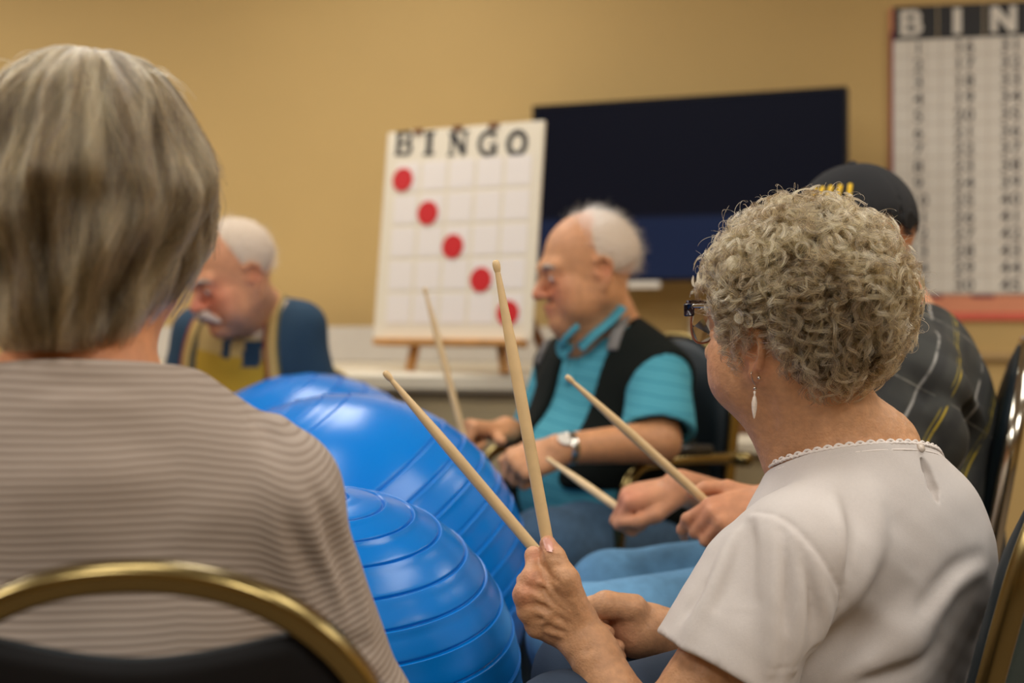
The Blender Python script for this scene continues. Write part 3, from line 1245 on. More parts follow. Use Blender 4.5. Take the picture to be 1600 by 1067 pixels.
dg = math.radians
B1 = W(512, 1065, 1.885)
B2 = W(540, 905, 2.49)
B3 = W(485, 813, 3.15)
make_ball(B1, 0.257, (0.03, -0.20, 1), [dg(x) for x in (5.5, 16, 25, 34, 44, 53, 62, 71, 80, 89, 98, 107, 116)], 'nearest blue exercise ball with rings around its top, beside the beige sleeve')
make_ball(B2, 0.325, (-0.55, -0.10, 0.80), [dg(x) for x in (12, 20, 28, 36, 66, 74, 82, 90, 98, 106, 114, 122)], 'middle blue exercise ball with slanting ribs, behind the blurred drumstick')
make_ball(B3, 0.325, (-0.35, -0.2, 0.9), [dg(x) for x in (14, 24, 34, 44, 54, 64, 74, 84, 94, 104, 114)], 'farthest blue exercise ball, in front of the man in suspenders')


# ------------------------------------------------------------------ banquet chairs
def make_chair(loc, F, top, hw, label, frame, padm, backm, gap=0.045, arms=False, recl=0.10, seat_z=0.46, group='metal framed banquet chairs', fw=(0.006, 0.015), padth=0.026, bz=0.0):
    """loc: floor point under the middle of the seat; F: the way a sitter faces; the back leans recl metres over its height"""
    F = nrm(A(F[0], F[1], 0))
    L = A(-F[1], F[0], 0)
    loc = A(loc[0], loc[1], 0)
    T = lambda f, l, z: loc + F * f + L * l + A(0, 0, z)
    root = empty('banquet_chair', loc, label, 'chair', group)
    zb = 0.40
    H = top - zb

    def backpt(l, z, out=0.0):                       # point of the back's centre plane
        t = (z - zb) / H
        return T(-0.20 - recl * t - 0.02 * t * t + out, l, z)

    def archz(l, w, t_):                             # arched top edge
        a = min(abs(l) / w, 1.0)
        return t_ - (1 - (1 - a ** 2.15) ** (1 / 2.15)) * w * 0.95
    pts = [backpt(-hw, z) for z in np.linspace(zb - 0.02, top - hw * 0.95, 8)[:-1]]
    pts += [backpt(-hw * math.cos(a), archz(-hw * math.cos(a), hw, top)) for a in np.linspace(0, math.pi, 41)]
    pts += [backpt(hw, z) for z in np.linspace(top - hw * 0.95, zb - 0.02, 8)[1:]]
    mb = MB()
    up = nrm(backpt(0, top, 0) - backpt(0, zb, 0))
    nrmb = nrm(np.cross(L, up))
    mb.tube(pts, 1, sq=(fw[1], fw[0]), up=nrmb)
    mb.build('back_frame', frame, root, True)
    # upholstered back: front pad and rear panel, both filling the arch up to a dipped top edge
    for nm, mm, f0, f1 in (('back_pad', padm, 0.004, 0.004 + padth), ('rear_panel', backm, -0.010, 0.003)):
        w = hw - fw[0] - 0.001
        nu, nv = 29, 22
        V = []
        for side in (0, 1):
            for i in range(nu):
                l = -w + 2 * w * i / (nu - 1)
                zt_ = archz(l, w, top - fw[0] * 1.2)
                if gap > 0:
                    zt_ -= gap * max(0.0, 1 - (l / (0.64 * w)) ** 2)
                for j in range(nv):
                    z = zb + 0.03 + (zt_ - zb - 0.03) * j / (nv - 1)
                    e = min(1, 7 * (1 - abs(l) / w)) * min(1, 6 * (1 - j / (nv - 1)) + 0.02) * min(1, 6 * (j / (nv - 1)) + 0.1)
                    e = math.sqrt(max(e, 0.0))
                    o_ = f0 + (f1 - f0) * (0.35 + 0.65 * e) if side else f0
                    if nm == 'rear_panel':
                        o_ = f1 if side else f1 + (f0 - f1) * (0.35 + 0.65 * e)
                    V.append(backpt(l, z, o_))
        nn = nu * nv
        Fq = []
        for i in range(nu - 1):
            for j in range(nv - 1):
                a = i * nv + j
                Fq.append((a, a + 1, a + nv + 1, a + nv))
                Fq.append((nn + a, nn + a + nv, nn + a + nv + 1, nn + a + 1))
        for i in range(nu - 1):
            for j in (0, nv - 1):
                a, b = i * nv + j, (i + 1) * nv + j
                q = (a, b, nn + b, nn + a)
                Fq.append(q if j == 0 else q[::-1])
        for j in range(nv - 1):
            for i in (0, nu - 1):
                a, b = i * nv + j, i * nv + j + 1
                q = (a, nn + a, nn + b, b)
                Fq.append(q if i == 0 else q[::-1])
        meshobj(nm, V, Fq, mm, root, True)
    # seat cushion
    mb = MB()
    nu = 18
    V, Fq = [], []
    prof = [(0.0, -0.05), (0.9, -0.05), (1.0, -0.035), (1.0, -0.005), (0.95, 0.008), (0.75, 0.016), (0.0, 0.02)]
    ang = np.linspace(0, 2 * math.pi, 40, endpoint=False)
    for r, dz in prof:
        for t in ang:
            cx_, sx_ = math.cos(t), math.sin(t)
            sq = 1 / max(abs(cx_) ** 5 + abs(sx_) ** 5, 1e-9) ** 0.2
            V.append(T(0.02 + 0.22 * max(r, 0.001) * cx_ * sq, (hw + 0.01) * max(r, 0.001) * sx_ * sq, seat_z - 0.02 + dz))
    for i in range(len(prof) - 1):
        for k in range(40):
            k2 = (k + 1) % 40
            Fq.append((i * 40 + k, i * 40 + k2, (i + 1) * 40 + k2, (i + 1) * 40 + k))
    meshobj('seat', V, Fq, padm, root, True)
    mb = MB()
    zf = seat_z - 0.082
    ring = [T(0.22, hw - 0.01, zf), T(0.22, -hw + 0.01, zf), T(-0.19, -hw + 0.01, zf), T(-0.19, hw - 0.01, zf)]
    mb.tube(ring + [ring[0]], 0.010, 8)
    mb.build('seat_rail', frame, root, True)
    for sl in (-1, 1):
        mb = MB()
        mb.tube([T(0.2, sl * (hw - 0.01), zf), T(0.23, sl * (hw + 0.005), 0.0)], 0.0115, 10)
        mb.build('leg', frame, root, True)
        mb = MB()
        mb.tube([T(-0.196, sl * (hw - 0.004), zb + 0.01), T(-0.2, sl * (hw - 0.004), 0.3), T(-0.27, sl * (hw + 0.005), 0.0)], 0.0115, 10)
        mb.build('leg', frame, root, True)
    if arms:
        for sl in (-1, 1):
            mb = MB()
            y = sl * (hw + 0.025)
            path = smooth_path([backpt(y * 0.98, 0.70), T(-0.10, y * 1.06, 0.708), T(0.0, y * 1.1, 0.708), T(0.075, y * 1.1, 0.700), T(0.115, y * 1.1, 0.655), T(0.125, y * 1.06, 0.55), T(0.13, y * 0.98, zf)], 40)
            mb.tube(path, 0.013, 10)
            ar = mb.build('armrest', frame, root, True)
            mb = MB()
            mb.tube([T(-0.13, y * 1.06, 0.726), T(-0.05, y * 1.09, 0.730), T(0.04, y * 1.1, 0.724)], [0.012, 0.014, 0.012], 10)
            mb.build('arm_pad', M['blackplastic'], ar, True)
            mb = MB()
            mb.tube([backpt(y * 0.9, 0.70) - L * sl * 0.03, backpt(y * 0.9, 0.70) + L * sl * 0.05], 0.016, 10)
            mb.build('arm_knob', frame, ar, True)
    return root


# ------------------------------------------------------------------ drumsticks
def make_stick(tip, through, length, label, r=0.0072):
    """tip bead at `tip`, shaft running on through the point `through`"""
    tip, through = np.asarray(tip, float), np.asarray(through, float)
    ax = nrm(through - tip)
    root = empty('drumstick', tip + ax * length, label, 'drumstick', 'maple drumsticks held by the drummers')
    mb = MB()
    prof = [(0.0002, length), (r * 0.7, length - 0.001), (r * 0.97, length - 0.005), (r, length - 0.012), (r, 0.13), (r * 0.93, 0.10), (r * 0.72, 0.06), (r * 0.52, 0.026), (r * 0.45, 0.0155), (r * 0.44, 0.0148)]
    mb.lathe(tip, ax, prof[::-1], 20)
    mb.build('shaft', M['stick'], root, True)
    mb = MB()
    mb.lathe(tip, ax, [(0.0002, 0), (r * 0.40, 0.0006), (r * 0.58, 0.003), (r * 0.64, 0.0065), (r * 0.6, 0.011), (r * 0.46, 0.0146), (r * 0.43, 0.0156)], 16)
    mb.build('tip', M['stick'], root, True)
    return root
# ------------------------------------------------------------------ people: shared anatomy
def head_ops(h, ear_u=-0.012, female=False, chin_u=-0.104, nose=1.0, full=1.0):
    o = [h.el((-0.012, 0, 0.030), (0.100, 0.077, 0.090), 0.01),
         h.el((0.030, 0, -0.030), (0.064, 0.062, 0.085), 0.03)]
    for s in (1, -1):
        o += [rc(h(-0.005, s * 0.052, -0.055), h(0.070, s * 0.014, chin_u), 0.020, 0.015, 0.03),
              rc(h(0.000, s * 0.056, -0.020), h(-0.002, s * 0.050, -0.062), 0.018, 0.018, 0.02),
              h.el((0.058, s * 0.044, -0.030), (0.024, 0.020, 0.018), 0.02),
              h.el((0.052, s * 0.036 * full, -0.066), (0.030, 0.026, 0.034), 0.03)]
    o += [h.el((0.080, 0, chin_u), (0.019, 0.02, 0.016), 0.02),
          rc(h(0.030, 0, chin_u + 0.002), h(0.06, 0, chin_u - 0.002), 0.026, 0.022, 0.03),
          rc(h(0.082, 0.04, 0.016), h(0.090, 0, 0.014), 0.012, 0.014, 0.02), rc(h(0.082, -0.04, 0.016), h(0.090, 0, 0.014), 0.012, 0.014, 0.02)]
    for s in (1, -1):
        o += [h.el((0.104, s * 0.032, -0.006), (0.020, 0.020, 0.014), 0.014, 's')]
    n = nose
    o += [rc(h(0.092, 0, 0.004), h(0.092 + 0.026 * n, 0, -0.038), 0.009, 0.0125 * n, 0.01),
          h.el((0.098 + 0.006 * n, 0.013 * n, -0.042), (0.012, 0.009, 0.008), 0.006), h.el((0.098 + 0.006 * n, -0.013 * n, -0.042), (0.012, 0.009, 0.008), 0.006)]
    for s in (1, -1):                        # lids
        o += [h.el((0.083, s * 0.032, 0.0), (0.0135, 0.0165, 0.0115), 0.003), rc(h(0.0915, s * 0.022, -0.015), h(0.087, s * 0.044, -0.013), 0.005, 0.004, 0.006)]
    # mouth
    o += [rc(h(0.086, 0.024, -0.071), h(0.1005, 0, -0.067), 0.006, 0.0075, 0.006), rc(h(0.086, -0.024, -0.071), h(0.1005, 0, -0.067), 0.006, 0.0075, 0.006),
          rc(h(0.085, 0.020, -0.079), h(0.097, 0, -0.081), 0.006, 0.008, 0.006), rc(h(0.085, -0.020, -0.079), h(0.097, 0, -0.081), 0.006, 0.008, 0.006),
          rc(h(0.092, 0.024, -0.0745), h(0.109, 0, -0.0735), 0.0016, 0.0016, 0.003, 's'), rc(h(0.092, -0.024, -0.0745), h(0.109, 0, -0.0735), 0.0016, 0.0016, 0.003, 's')]
    for s in (1, -1):                        # ears: helix rim, bowl, tragus, lobe
        eu = ear_u
        E = lambda f, l, u: h(f - 0.008, s * (0.0745 + l), u + eu)
        rim = [E(0.012, 0.002, 0.012), E(0.012, 0.008, 0.027), E(0.0, 0.013, 0.033), E(-0.015, 0.016, 0.022), E(-0.016, 0.014, 0.002), E(-0.007, 0.009, -0.02)]
        o += [h.el((-0.010, s * 0.0745, eu + 0.002), (0.016, 0.010, 0.028), 0.006)]
        o += chain(rim, [0.0042, 0.0045, 0.0045, 0.0045, 0.0045, 0.0055], 0.004)
        o += [el(E(0.002, 0.016, 0.004), (0.0105, 0.0105, 0.016), None, 0.004, 's'), rc(E(0.014, 0.004, 0.0), E(0.012, 0.004, -0.008), 0.005, 0.005, 0.005),
              el(E(0.002, 0.004, -0.029), (0.0085, 0.0055, 0.010), None, 0.007)]
    return o


def skin_col(base, blobs=(), seed=0):
    base = np.array(srgb(*base))

    def f(V):
        c = np.repeat(base[None], len(V), 0)
        n = wob(V, 160, seed, 7)
        c = c * (1 + 0.05 * n[:, None])
        for p, r, col, amt in blobs:
            d = np.linalg.norm(V - p, axis=1) / r
            w = np.clip(1 - d, 0, 1) ** 1.2 * amt
            c = c * (1 - w[:, None]) + np.array(srgb(*col)) * w[:, None]
        return c
    return f


def frame3(N, P, F):
    U = nrm(np.asarray(N) - np.asarray(P))
    F = np.asarray(F, float)
    F = nrm(F - U * F.dot(U))
    L = np.cross(U, F)
    return np.stack([F, L, U])


def hand_ops(wrist, X, Z, side, curl=(70, 95, 55), s=1.0, thumb='along', spread=0.0, icurl=None, k=0.006):
    """X towards the fingers, Z out of the back of the hand; returns ops and a map from hand space to the world"""
    X = nrm(X)
    Z = np.asarray(Z, float)
    Z = nrm(Z - X * Z.dot(X))
    Y = np.cross(Z, X) if side == 'R' else np.cross(X, Z)
    T = lambda x, y, z: np.asarray(wrist) + (X * x + Y * y + Z * z) * s
    o = []
    kn = [(0.088, 0.027, 0.002), (0.091, 0.008, 0.006), (0.086, -0.012, 0.004), (0.078, -0.030, -0.002)]
    ln = [(0.041, 0.025, 0.020), (0.045, 0.028, 0.021), (0.042, 0.026, 0.021), (0.033, 0.020, 0.018)]
    rad = [0.0098, 0.0100, 0.0094, 0.0082]
    for i, (kx, ky, kz) in enumerate(kn):
        o.append(rc(T(0.0, ky * 0.55, -0.004), T(kx, ky, kz), 0.0150 * s, (rad[i] + 0.0008) * s, 0.014 * s))
        o.append(rc(T(0.02, ky * 0.7, -0.010), T(kx - 0.012, ky, -0.006), 0.013 * s, 0.010 * s, 0.014 * s))
    for i, (kx, ky, kz) in enumerate(kn):
        a, p = 0.0, np.array([kx, ky, kz])
        cu = icurl if (i == 0 and icurl) else curl
        r = rad[i]
        pts, rr = [T(*p)], [r]
        for j in range(3):
            a += math.radians(cu[j] + (3 * (i - 1) if j == 0 else 0))
            p = p + np.array([math.cos(a), spread * (1.5 - i) * (1 if j == 0 else 0.4), -math.sin(a)]) * ln[i][j]
            r *= 0.93
            pts.append(T(*p))
            rr.append(r)
        f = chain(pts, [q * s for q in rr], 0.003 * s)
        for q in pts[1:3]:
            f.append(el(q, np.full(3, rad[i] * 1.04 * s), None, 0.003 * s))
        o.append(group(f, k * s))
    if thumb == 'along':
        th = [(0.012, 0.022, -0.010), (0.050, 0.044, -0.020), (0.080, 0.046, -0.024), (0.106, 0.038, -0.024)]
    elif thumb == 'tilt':
        th = [(0.012, 0.022, -0.010), (0.048, 0.050, -0.006), (0.078, 0.062, -0.006), (0.102, 0.062, -0.008)]
    elif thumb == 'up':
        th = [(0.012, 0.022, -0.010), (0.045, 0.052, -0.014), (0.060, 0.082, -0.018), (0.066, 0.106, -0.020)]
    else:
        th = [(0.012, 0.022, -0.010), (0.045, 0.046, -0.022), (0.070, 0.044, -0.040), (0.090, 0.030, -0.046)]
    o += chain([T(*q) for q in th], [0.0155 * s, 0.0125 * s, 0.0112 * s, 0.0088 * s], 0.006 * s)
    return o, T


def limb_tip(ops_, *a):
    return ops_ + list(a)


def short_hair(name, h, n, rng, m, parent, region, length=0.022, r=0.00016, lift=0.3, flow=None, jit=0.35, shell=(0.101, 0.078, 0.091), steps=6, cen=(-0.012, 0, 0.030)):
    S = []
    while len(S) < n:
        d = rng.normal(size=3)
        d /= np.linalg.norm(d)
        if not region(d):
            continue
        p = np.array(cen) + d * np.array(shell)
        nn = nrm(d / np.array(shell))
        fl = flow(d) if flow else np.array([-1.0, 0, -0.6])
        fl = fl - nn * fl.dot(nn)
        fl = nrm(fl + rng.normal(size=3) * jit)
        L_ = length * rng.uniform(0.6, 1.2)
        pts = []
        for t in np.linspace(0, 1, steps):
            q = p + (fl * t + nn * lift * (t - 0.45 * t * t)) * L_
            pts.append(h(*q))
        S.append(np.array(pts))
    return strands(name, S, r, m, parent)


def strands(name, S, r, m, parent, tip=0.45, tint=None):
    c = bpy.data.hair_curves.new(name)
    c.add_curves([len(s) for s in S])
    c.attributes['position'].data.foreach_set('vector', np.concatenate(S).astype(np.float32).ravel())
    ra = c.attributes.get('radius') or c.attributes.new('radius', 'FLOAT', 'POINT')
    rr = np.concatenate([np.linspace(1, tip, len(s)) for s in S]) * r
    ra.data.foreach_set('value', rr.astype(np.float32))
    if tint is None:
        tint = np.random.default_rng(1).random(len(S))
    ta = c.attributes.new('tint', 'FLOAT', 'CURVE')
    ta.data.foreach_set('value', np.asarray(tint, np.float32))
    c.materials.append(m)
    o = bpy.data.objects.new(name, c)
    COL.objects.link(o)
    o['kind'] = 'stuff'
    return adopt(o, parent)


def trousers(name, parent, hips, knees, ankles, m, r=(0.095, 0.07, 0.055), waist=None, h=0.009, folds=0.004, label=None):
    o = [el((hips[0] + hips[1]) / 2 + A(0, 0, 0.0), (0.14, 0.14, 0.10), None, 0.03)]
    for hp, kn, an in zip(hips, knees, ankles):
        o += [rc(hp, kn, r[0], r[1], 0.03), el(kn, np.full(3, r[1] * 1.05), None, 0.02), rc(kn, an, r[1] * 0.97, r[2], 0.015)]
    o.append(('f', lambda P, f: f - folds * wob(P, 38, 5) * 0.6, None, 0, 0))
    lo = None
    return sdfobj(name, o, h, m, parent, label=label)


def shoe(parent, an, F):
    F = nrm(F)
    L = np.cross(A(0, 0, 1), F)
    g = A(an[0], an[1], 0)
    o = [el(g + F * 0.05 + A(0, 0, 0.03), (0.13, 0.045, 0.035), np.stack([F, L, A(0, 0, 1)]), 0.02), el(g + A(0, 0, 0.06), (0.055, 0.042, 0.05), None, 0.03), plane(A(0, 0, 0.002), (0, 0, -1))]
    return sdfobj('shoe', o, 0.009, M['shoe'], parent)


# ================================================================== the curly-haired woman in white
F1 = nrm((-0.80, 0.60, 0))
p1 = empty('person', A(0.42, 1.76, 0), 'woman with curly grey hair, dark glasses and white top, holding an upright drumstick', 'person')
h1 = Fr(W(1230, 507, 1.72), (-0.70, 0.71, -0.02), sc=(0.935, 0.96, 0.90))
N1, P1 = W(1400, 720, 1.71), W(1262, 1215, 1.78)
R1 = frame3(N1, P1, F1)
SL1, SR1 = W(1235, 862, 1.585), W(1462, 852, 1.88)
EL1, WL1 = W(1015, 1190, 1.55), W(913, 992, 1.622)
ER1, WR1 = W(1195, 1020, 1.86), W(1010, 983, 1.81)


def core1(e):
    return [el(W(1376, 908, 1.745), A(0.112, 0.165, 0.150) + e, R1, 0.02),
            el(W(1290, 1080, 1.765), A(0.140, 0.165, 0.18) + e, R1, 0.06),
            el(P1, A(0.15, 0.18, 0.14) + e, R1, 0.06),
            el(W(1235, 960, 1.80), A(0.075, 0.12, 0.10) + e, R1, 0.06),
            rc(W(1318, 775, 1.685), SL1 + A(0.012, 0, 0.004), 0.046 + e, 0.050 + e, 0.05),
            rc(W(1425, 800, 1.77), SR1, 0.048 + e, 0.056 + e, 0.05),
            rc(W(1385, 770, 1.715), W(1440, 870, 1.72), 0.044 + e, 0.06 + e, 0.05)]


# left hand, fist round the upright stick, joints read off the photograph
def lefthand1():
    o = []
    w = W(908, 982, 1.622)
    mcp = [W(832, 903, 1.613), W(820, 929, 1.610), W(826, 956, 1.614), W(838, 980, 1.622)]
    mr = [0.0118, 0.0122, 0.0110, 0.0098]
    for i, p in enumerate(mcp):
        b = w + (W(900, 962, 1.622) - w) * (1 - i / 3) + (W(900, 996, 1.63) - w) * (i / 3)
        o.append(rc(b, p, 0.0185, mr[i], 0.016))
        o.append(rc(b + A(0, 0.022, 0), p + A(0.012, 0.02, 0), 0.016, 0.012, 0.02))
        o.append(el(p + A(-0.001, -0.001, 0), np.full(3, mr[i] * 1.06), None, 0.006))
    fing = [[mcp[0], W(834, 868, 1.632), W(858, 870, 1.652), W(872, 886, 1.652)],
            [mcp[1], W(822, 908, 1.650), W(850, 906, 1.668), W(868, 914, 1.660)],
            [mcp[2], W(826, 938, 1.652), W(853, 936, 1.670), W(870, 942, 1.662)],
            [mcp[3], W(838, 964, 1.656), W(860, 960, 1.670), W(874, 963, 1.662)]]
    fr = [0.0098, 0.0100, 0.0094, 0.0084]
    for pts, r in zip(fing, fr):
        f = chain(pts, [r, r * 0.97, r * 0.9, r * 0.8], 0.003)
        f.append(el(pts[1], np.full(3, r * 1.08), None, 0.004))
        o.append(group(f, 0.005))
    # thumb laid up along the stick
    t = [W(902, 955, 1.612), W(885, 905, 1.600), W(866, 872, 1.612), W(856, 849, 1.620)]
    th = chain(t, [0.0165, 0.0138, 0.0120, 0.0096], 0.008)
    th.append(el(t[2], (0.0130, 0.0128, 0.012), None, 0.005))
    o.append(group(th, 0.009))
    # web between thumb and index finger
    o.append(rc(W(866, 908, 1.618), W(850, 905, 1.628), 0.012, 0.010, 0.016))
    return o


lh1 = lefthand1()
arm1 = [rc(SL1, EL1, 0.046, 0.040, 0.02), rc(EL1, WL1 + (EL1 - WL1) * 0.12, 0.042, 0.0255, 0.02), rc(WL1 + (EL1 - WL1) * 0.15, W(903, 978, 1.622), 0.0262, 0.0235, 0.015), el(W(893, 1008, 1.615), np.full(3, 0.012), None, 0.012)]
rf = W(1010, 980, 1.81)
rh1 = [rc(ER1, WR1, 0.042, 0.029, 0.02), rc(WR1, W(975, 968, 1.815), 0.029, 0.026, 0.02), rc(W(990, 950, 1.79), W(946, 945, 1.785), 0.018, 0.0165, 0.012), rc(W(946, 945, 1.785), W(922, 950, 1.795), 0.0155, 0.0125, 0.01), rc(W(922, 950, 1.795), W(908, 975, 1.80), 0.0125, 0.010, 0.01),
       rc(W(985, 1000, 1.82), W(945, 985, 1.83), 0.022, 0.018, 0.02), el(W(985, 985, 1.80), (0.022, 0.016, 0.026), None, 0.015)]
for (x0, y0, x1, y1, x2, y2) in ((935, 968, 926, 976, 950, 988), (936, 990, 928, 998, 966, 1010), (944, 1006, 938, 1016, 968, 1026)):
    rh1.append(group(chain([W(x0, y0, 1.83), W(x1 - 4, y1, 1.80), W(x1 + 4, y1 + 3, 1.772), W(x2, y2, 1.770)], [0.011, 0.0100, 0.0098, 0.0086], 0.003), 0.002))

neck1 = [rc(h1(-0.030, 0, -0.045), W(1352, 745, 1.735), 0.050, 0.058, 0.03), rc(h1(0.02, 0, -0.075), W(1268, 745, 1.75), 0.038, 0.046, 0.035),
         rc(h1(-0.028, 0.058, -0.050), W(1264, 752, 1.735), 0.0125, 0.0125, 0.016), rc(W(1345, 690, 1.715), W(1320, 775, 1.69), 0.03, 0.045, 0.04),
         rc(h1(0.045, 0.0, -0.100), W(1235, 730, 1.755), 0.022, 0.026, 0.03), rc(W(1380, 700, 1.735), W(1395, 770, 1.735), 0.042, 0.045, 0.04)]
jowl1 = [h1.el((0.072, 0.026, -0.078), (0.020, 0.020, 0.022), 0.02), h1.el((0.072, -0.026, -0.078), (0.020, 0.020, 0.022), 0.02), h1.el((0.056, 0.040, -0.058), (0.022, 0.020, 0.030), 0.03)]
body1 = head_ops(h1, ear_u=-0.034, female=True, chin_u=-0.090) + jowl1 + neck1 + core1(-0.012) + arm1 + rh1 + [group(lh1, 0.008)]
vein = []
for pts, r in (([(895, 968), (870, 952), (850, 940), (833, 928)], 0.0032), ([(893, 985), (872, 975), (852, 962), (838, 955)], 0.0030), ([(890, 955), (868, 935), (852, 917), (842, 908)], 0.0028), ([(886, 996), (868, 990), (850, 985)], 0.0026), ([(868, 952), (856, 966), (848, 975)], 0.0022)):
    vein += ridge(lh1, pts, r, 0.0017, 0.004)
for pts in ([(842, 918), (850, 922), (856, 932)], [(866, 886), (874, 884), (882, 886)], [(858, 872), (868, 869), (876, 872)], [(836, 944), (846, 946), (856, 952)], [(895, 1004), (910, 1008), (928, 1004)], [(899, 1012), (915, 1016), (934, 1010)], [(858, 902), (864, 906), (872, 908)]):
    vein += ridge(lh1 + arm1, pts, 0.0016, 0.0006, 0.003, op='s')
body1 = body1 + vein
hs1 = lh1 + arm1
for pts, am, w_ in (([(844, 858), (848, 874), (853, 888), (860, 901)], -0.0034, 0.0030), ([(858, 900), (866, 906), (876, 908)], -0.0016, 0.0022), ([(856, 902), (852, 914), (853, 926)], -0.0012, 0.0022),
                    ([(862, 903), (874, 914), (886, 920)], -0.0011, 0.002), ([(822, 915), (830, 918), (842, 922)], -0.0020, 0.0032), ([(818, 944), (830, 945), (845, 946)], -0.0020, 0.0032), ([(826, 969), (838, 968), (852, 966)], -0.0018, 0.003),
                    ([(812, 926), (818, 930)], 0.0022, 0.005), ([(852, 866), (860, 868), (870, 866)], -0.0009, 0.0014), ([(853, 872), (862, 874), (872, 872)], -0.0009, 0.0014), ([(856, 879), (864, 881), (874, 879)], -0.0007, 0.0014),
                    ([(872, 925), (880, 940), (886, 958)], 0.0010, 0.004), ([(895, 940), (905, 958), (912, 975)], 0.0012, 0.004), ([(896, 998), (912, 1000), (930, 996)], -0.0010, 0.002), ([(900, 1020), (918, 1022), (940, 1014)], -0.0007, 0.002)):
    body1 += fold(hs1, pts, am, w_, taper=len(pts) > 2)
body1.append(('f', lambda P, f: f - 0.00045 * wob(P, 420, 3, 7), None, 0, 0))
knk = [(W(832, 903, 1.60), 0.02, (196, 120, 96), 0.5), (W(816, 930, 1.60), 0.022, (196, 118, 94), 0.55), (W(834, 866, 1.62), 0.018, (206, 128, 104), 0.5), (W(856, 848, 1.61), 0.017, (214, 140, 120), 0.6),
       (h1(0.07, 0.05, -0.045), 0.05, (212, 138, 108), 0.45), (h1(-0.01, 0.08, -0.05), 0.035, (206, 126, 96), 0.5), (W(955, 995, 1.79), 0.05, (196, 116, 92), 0.4)]
sdfobj('body', body1, 0.0026, M['skin_old'], p1, col=skin_col((198, 148, 108), knk, 1), hi=A(9, 9, 1.4))
# thumb nail
tn0, tn1 = W(856, 849, 1.62), W(866, 872, 1.612)
nl = hits([group(lh1, 0.008)], [(856.5 + 7.0 * u - 2.2 * v, 851 + 1.2 * u - 10.5 * v) for v in np.linspace(-1, 1, 7) for u in np.linspace(-1, 1, 7)])
nl = nl - A(0, 0.0012, 0)
msk = [(i, j) for i in range(6) for j in range(6) if not ((i in (0, 5)) and (j in (0, 5)))]
meshobj('thumbnail', nl, [(i * 7 + j, (i + 1) * 7 + j, (i + 1) * 7 + j + 1, i * 7 + j + 1) for i, j in msk], mat('nail', srgb(214, 156, 138), 0.25), p1, True)

# the white top
ax1 = nrm(EL1 - SL1)
hemc = W(1135, 1052, 1.565)
slv = [rc(SL1 + A(0.004, 0, -0.004), hemc + ax1 * 0.05, 0.070, 0.080, 0.02), rc(W(1170, 900, 1.60), W(1112, 1030, 1.58), 0.05, 0.055, 0.04),
       plane(hemc, ax1 + A(0.10, 0, 0), 0.004), rc(hemc - ax1 * 0.025, hemc + ax1 * 0.1, 0.058, 0.064, 0.004, 's')]
slr = [rc(SR1, SR1 + (ER1 - SR1) * 0.6, 0.068, 0.075, 0.02), plane(SR1 + (ER1 - SR1) * 0.6, ER1 - SR1)]
cone1 = [rc(W(1352, 800, 1.735), W(1333, 680, 1.735), 0.105, 0.082, 0.03), rc(W(1290, 800, 1.73), W(1292, 700, 1.73), 0.096, 0.054, 0.03)]
tee = [group(slv, 0.02), group(slr, 0.02), group(core1(0.010) + cone1, 0.022)]
base_tee = list(tee)
FT = [([(1350, 752), (1367, 795), (1365, 850), (1345, 905), (1318, 942)], 0.0075, 0.016), ([(1322, 770), (1336, 812), (1334, 858), (1320, 905)], -0.006, 0.012),
      ([(1300, 780), (1312, 820), (1318, 870), (1316, 915)], 0.004, 0.010), ([(1537, 886), (1500, 905), (1470, 938), (1445, 975)], 0.0065, 0.013),
      ([(1530, 868), (1490, 892), (1455, 935), (1436, 960)], -0.006, 0.011), ([(1318, 945), (1370, 962), (1420, 1000), (1440, 1055)], 0.006, 0.024),
      ([(1262, 1045), (1320, 1010), (1385, 960), (1430, 905)], -0.007, 0.022), ([(1285, 1062), (1350, 1040), (1420, 1000), (1470, 950)], 0.006, 0.016),
      ([(1330, 1064), (1400, 1052), (1460, 1010)], -0.005, 0.014), ([(1400, 800), (1430, 850), (1440, 900)], -0.003, 0.02),
      ([(1204, 818), (1211, 870), (1208, 950), (1204, 1045)], 0.0075, 0.010), ([(1234, 845), (1246, 915), (1247, 985), (1240, 1040)], 0.006, 0.010),
      ([(1176, 820), (1169, 880), (1165, 950)], -0.0050, 0.013), ([(1222, 835), (1229, 910), (1226, 975)], -0.004, 0.008),
      ([(1150, 835), (1128, 890), (1100, 945), (1070, 1005)], 0.006, 0.011), ([(1160, 832), (1144, 890), (1122, 945)], -0.0040, 0.009),
      ([(1262, 872), (1280, 920), (1288, 965), (1276, 1010)], 0.006, 0.010), ([(1252, 868), (1266, 925), (1266, 985)], -0.004, 0.008),
      ([(1185, 806), (1192, 850), (1190, 920)], 0.004, 0.008), ([(1110, 900), (1092, 935), (1068, 965)], -0.003, 0.008)]
for pts, am, w_ in FT:
    tee += fold(base_tee, pts, am * (2.0 if pts[0][0] < 1270 else 1.65), w_)
seam = [(1177, 800), (1204, 806), (1231, 817), (1258, 842), (1282, 871), (1300, 902), (1311, 930), (1296, 972), (1272, 1010), (1250, 1042)]
tee += fold(base_tee, seam, -0.0030, 0.0032, 24, False)
tee += fold(base_tee, [(x - 6, y + 6) for x, y in seam], 0.0022, 0.005, 24, False)
tee += fold(base_tee, [(1040, 1002), (1118, 1038), (1198, 1046), (1240, 1042)], -0.0016, 0.002, 12, False)
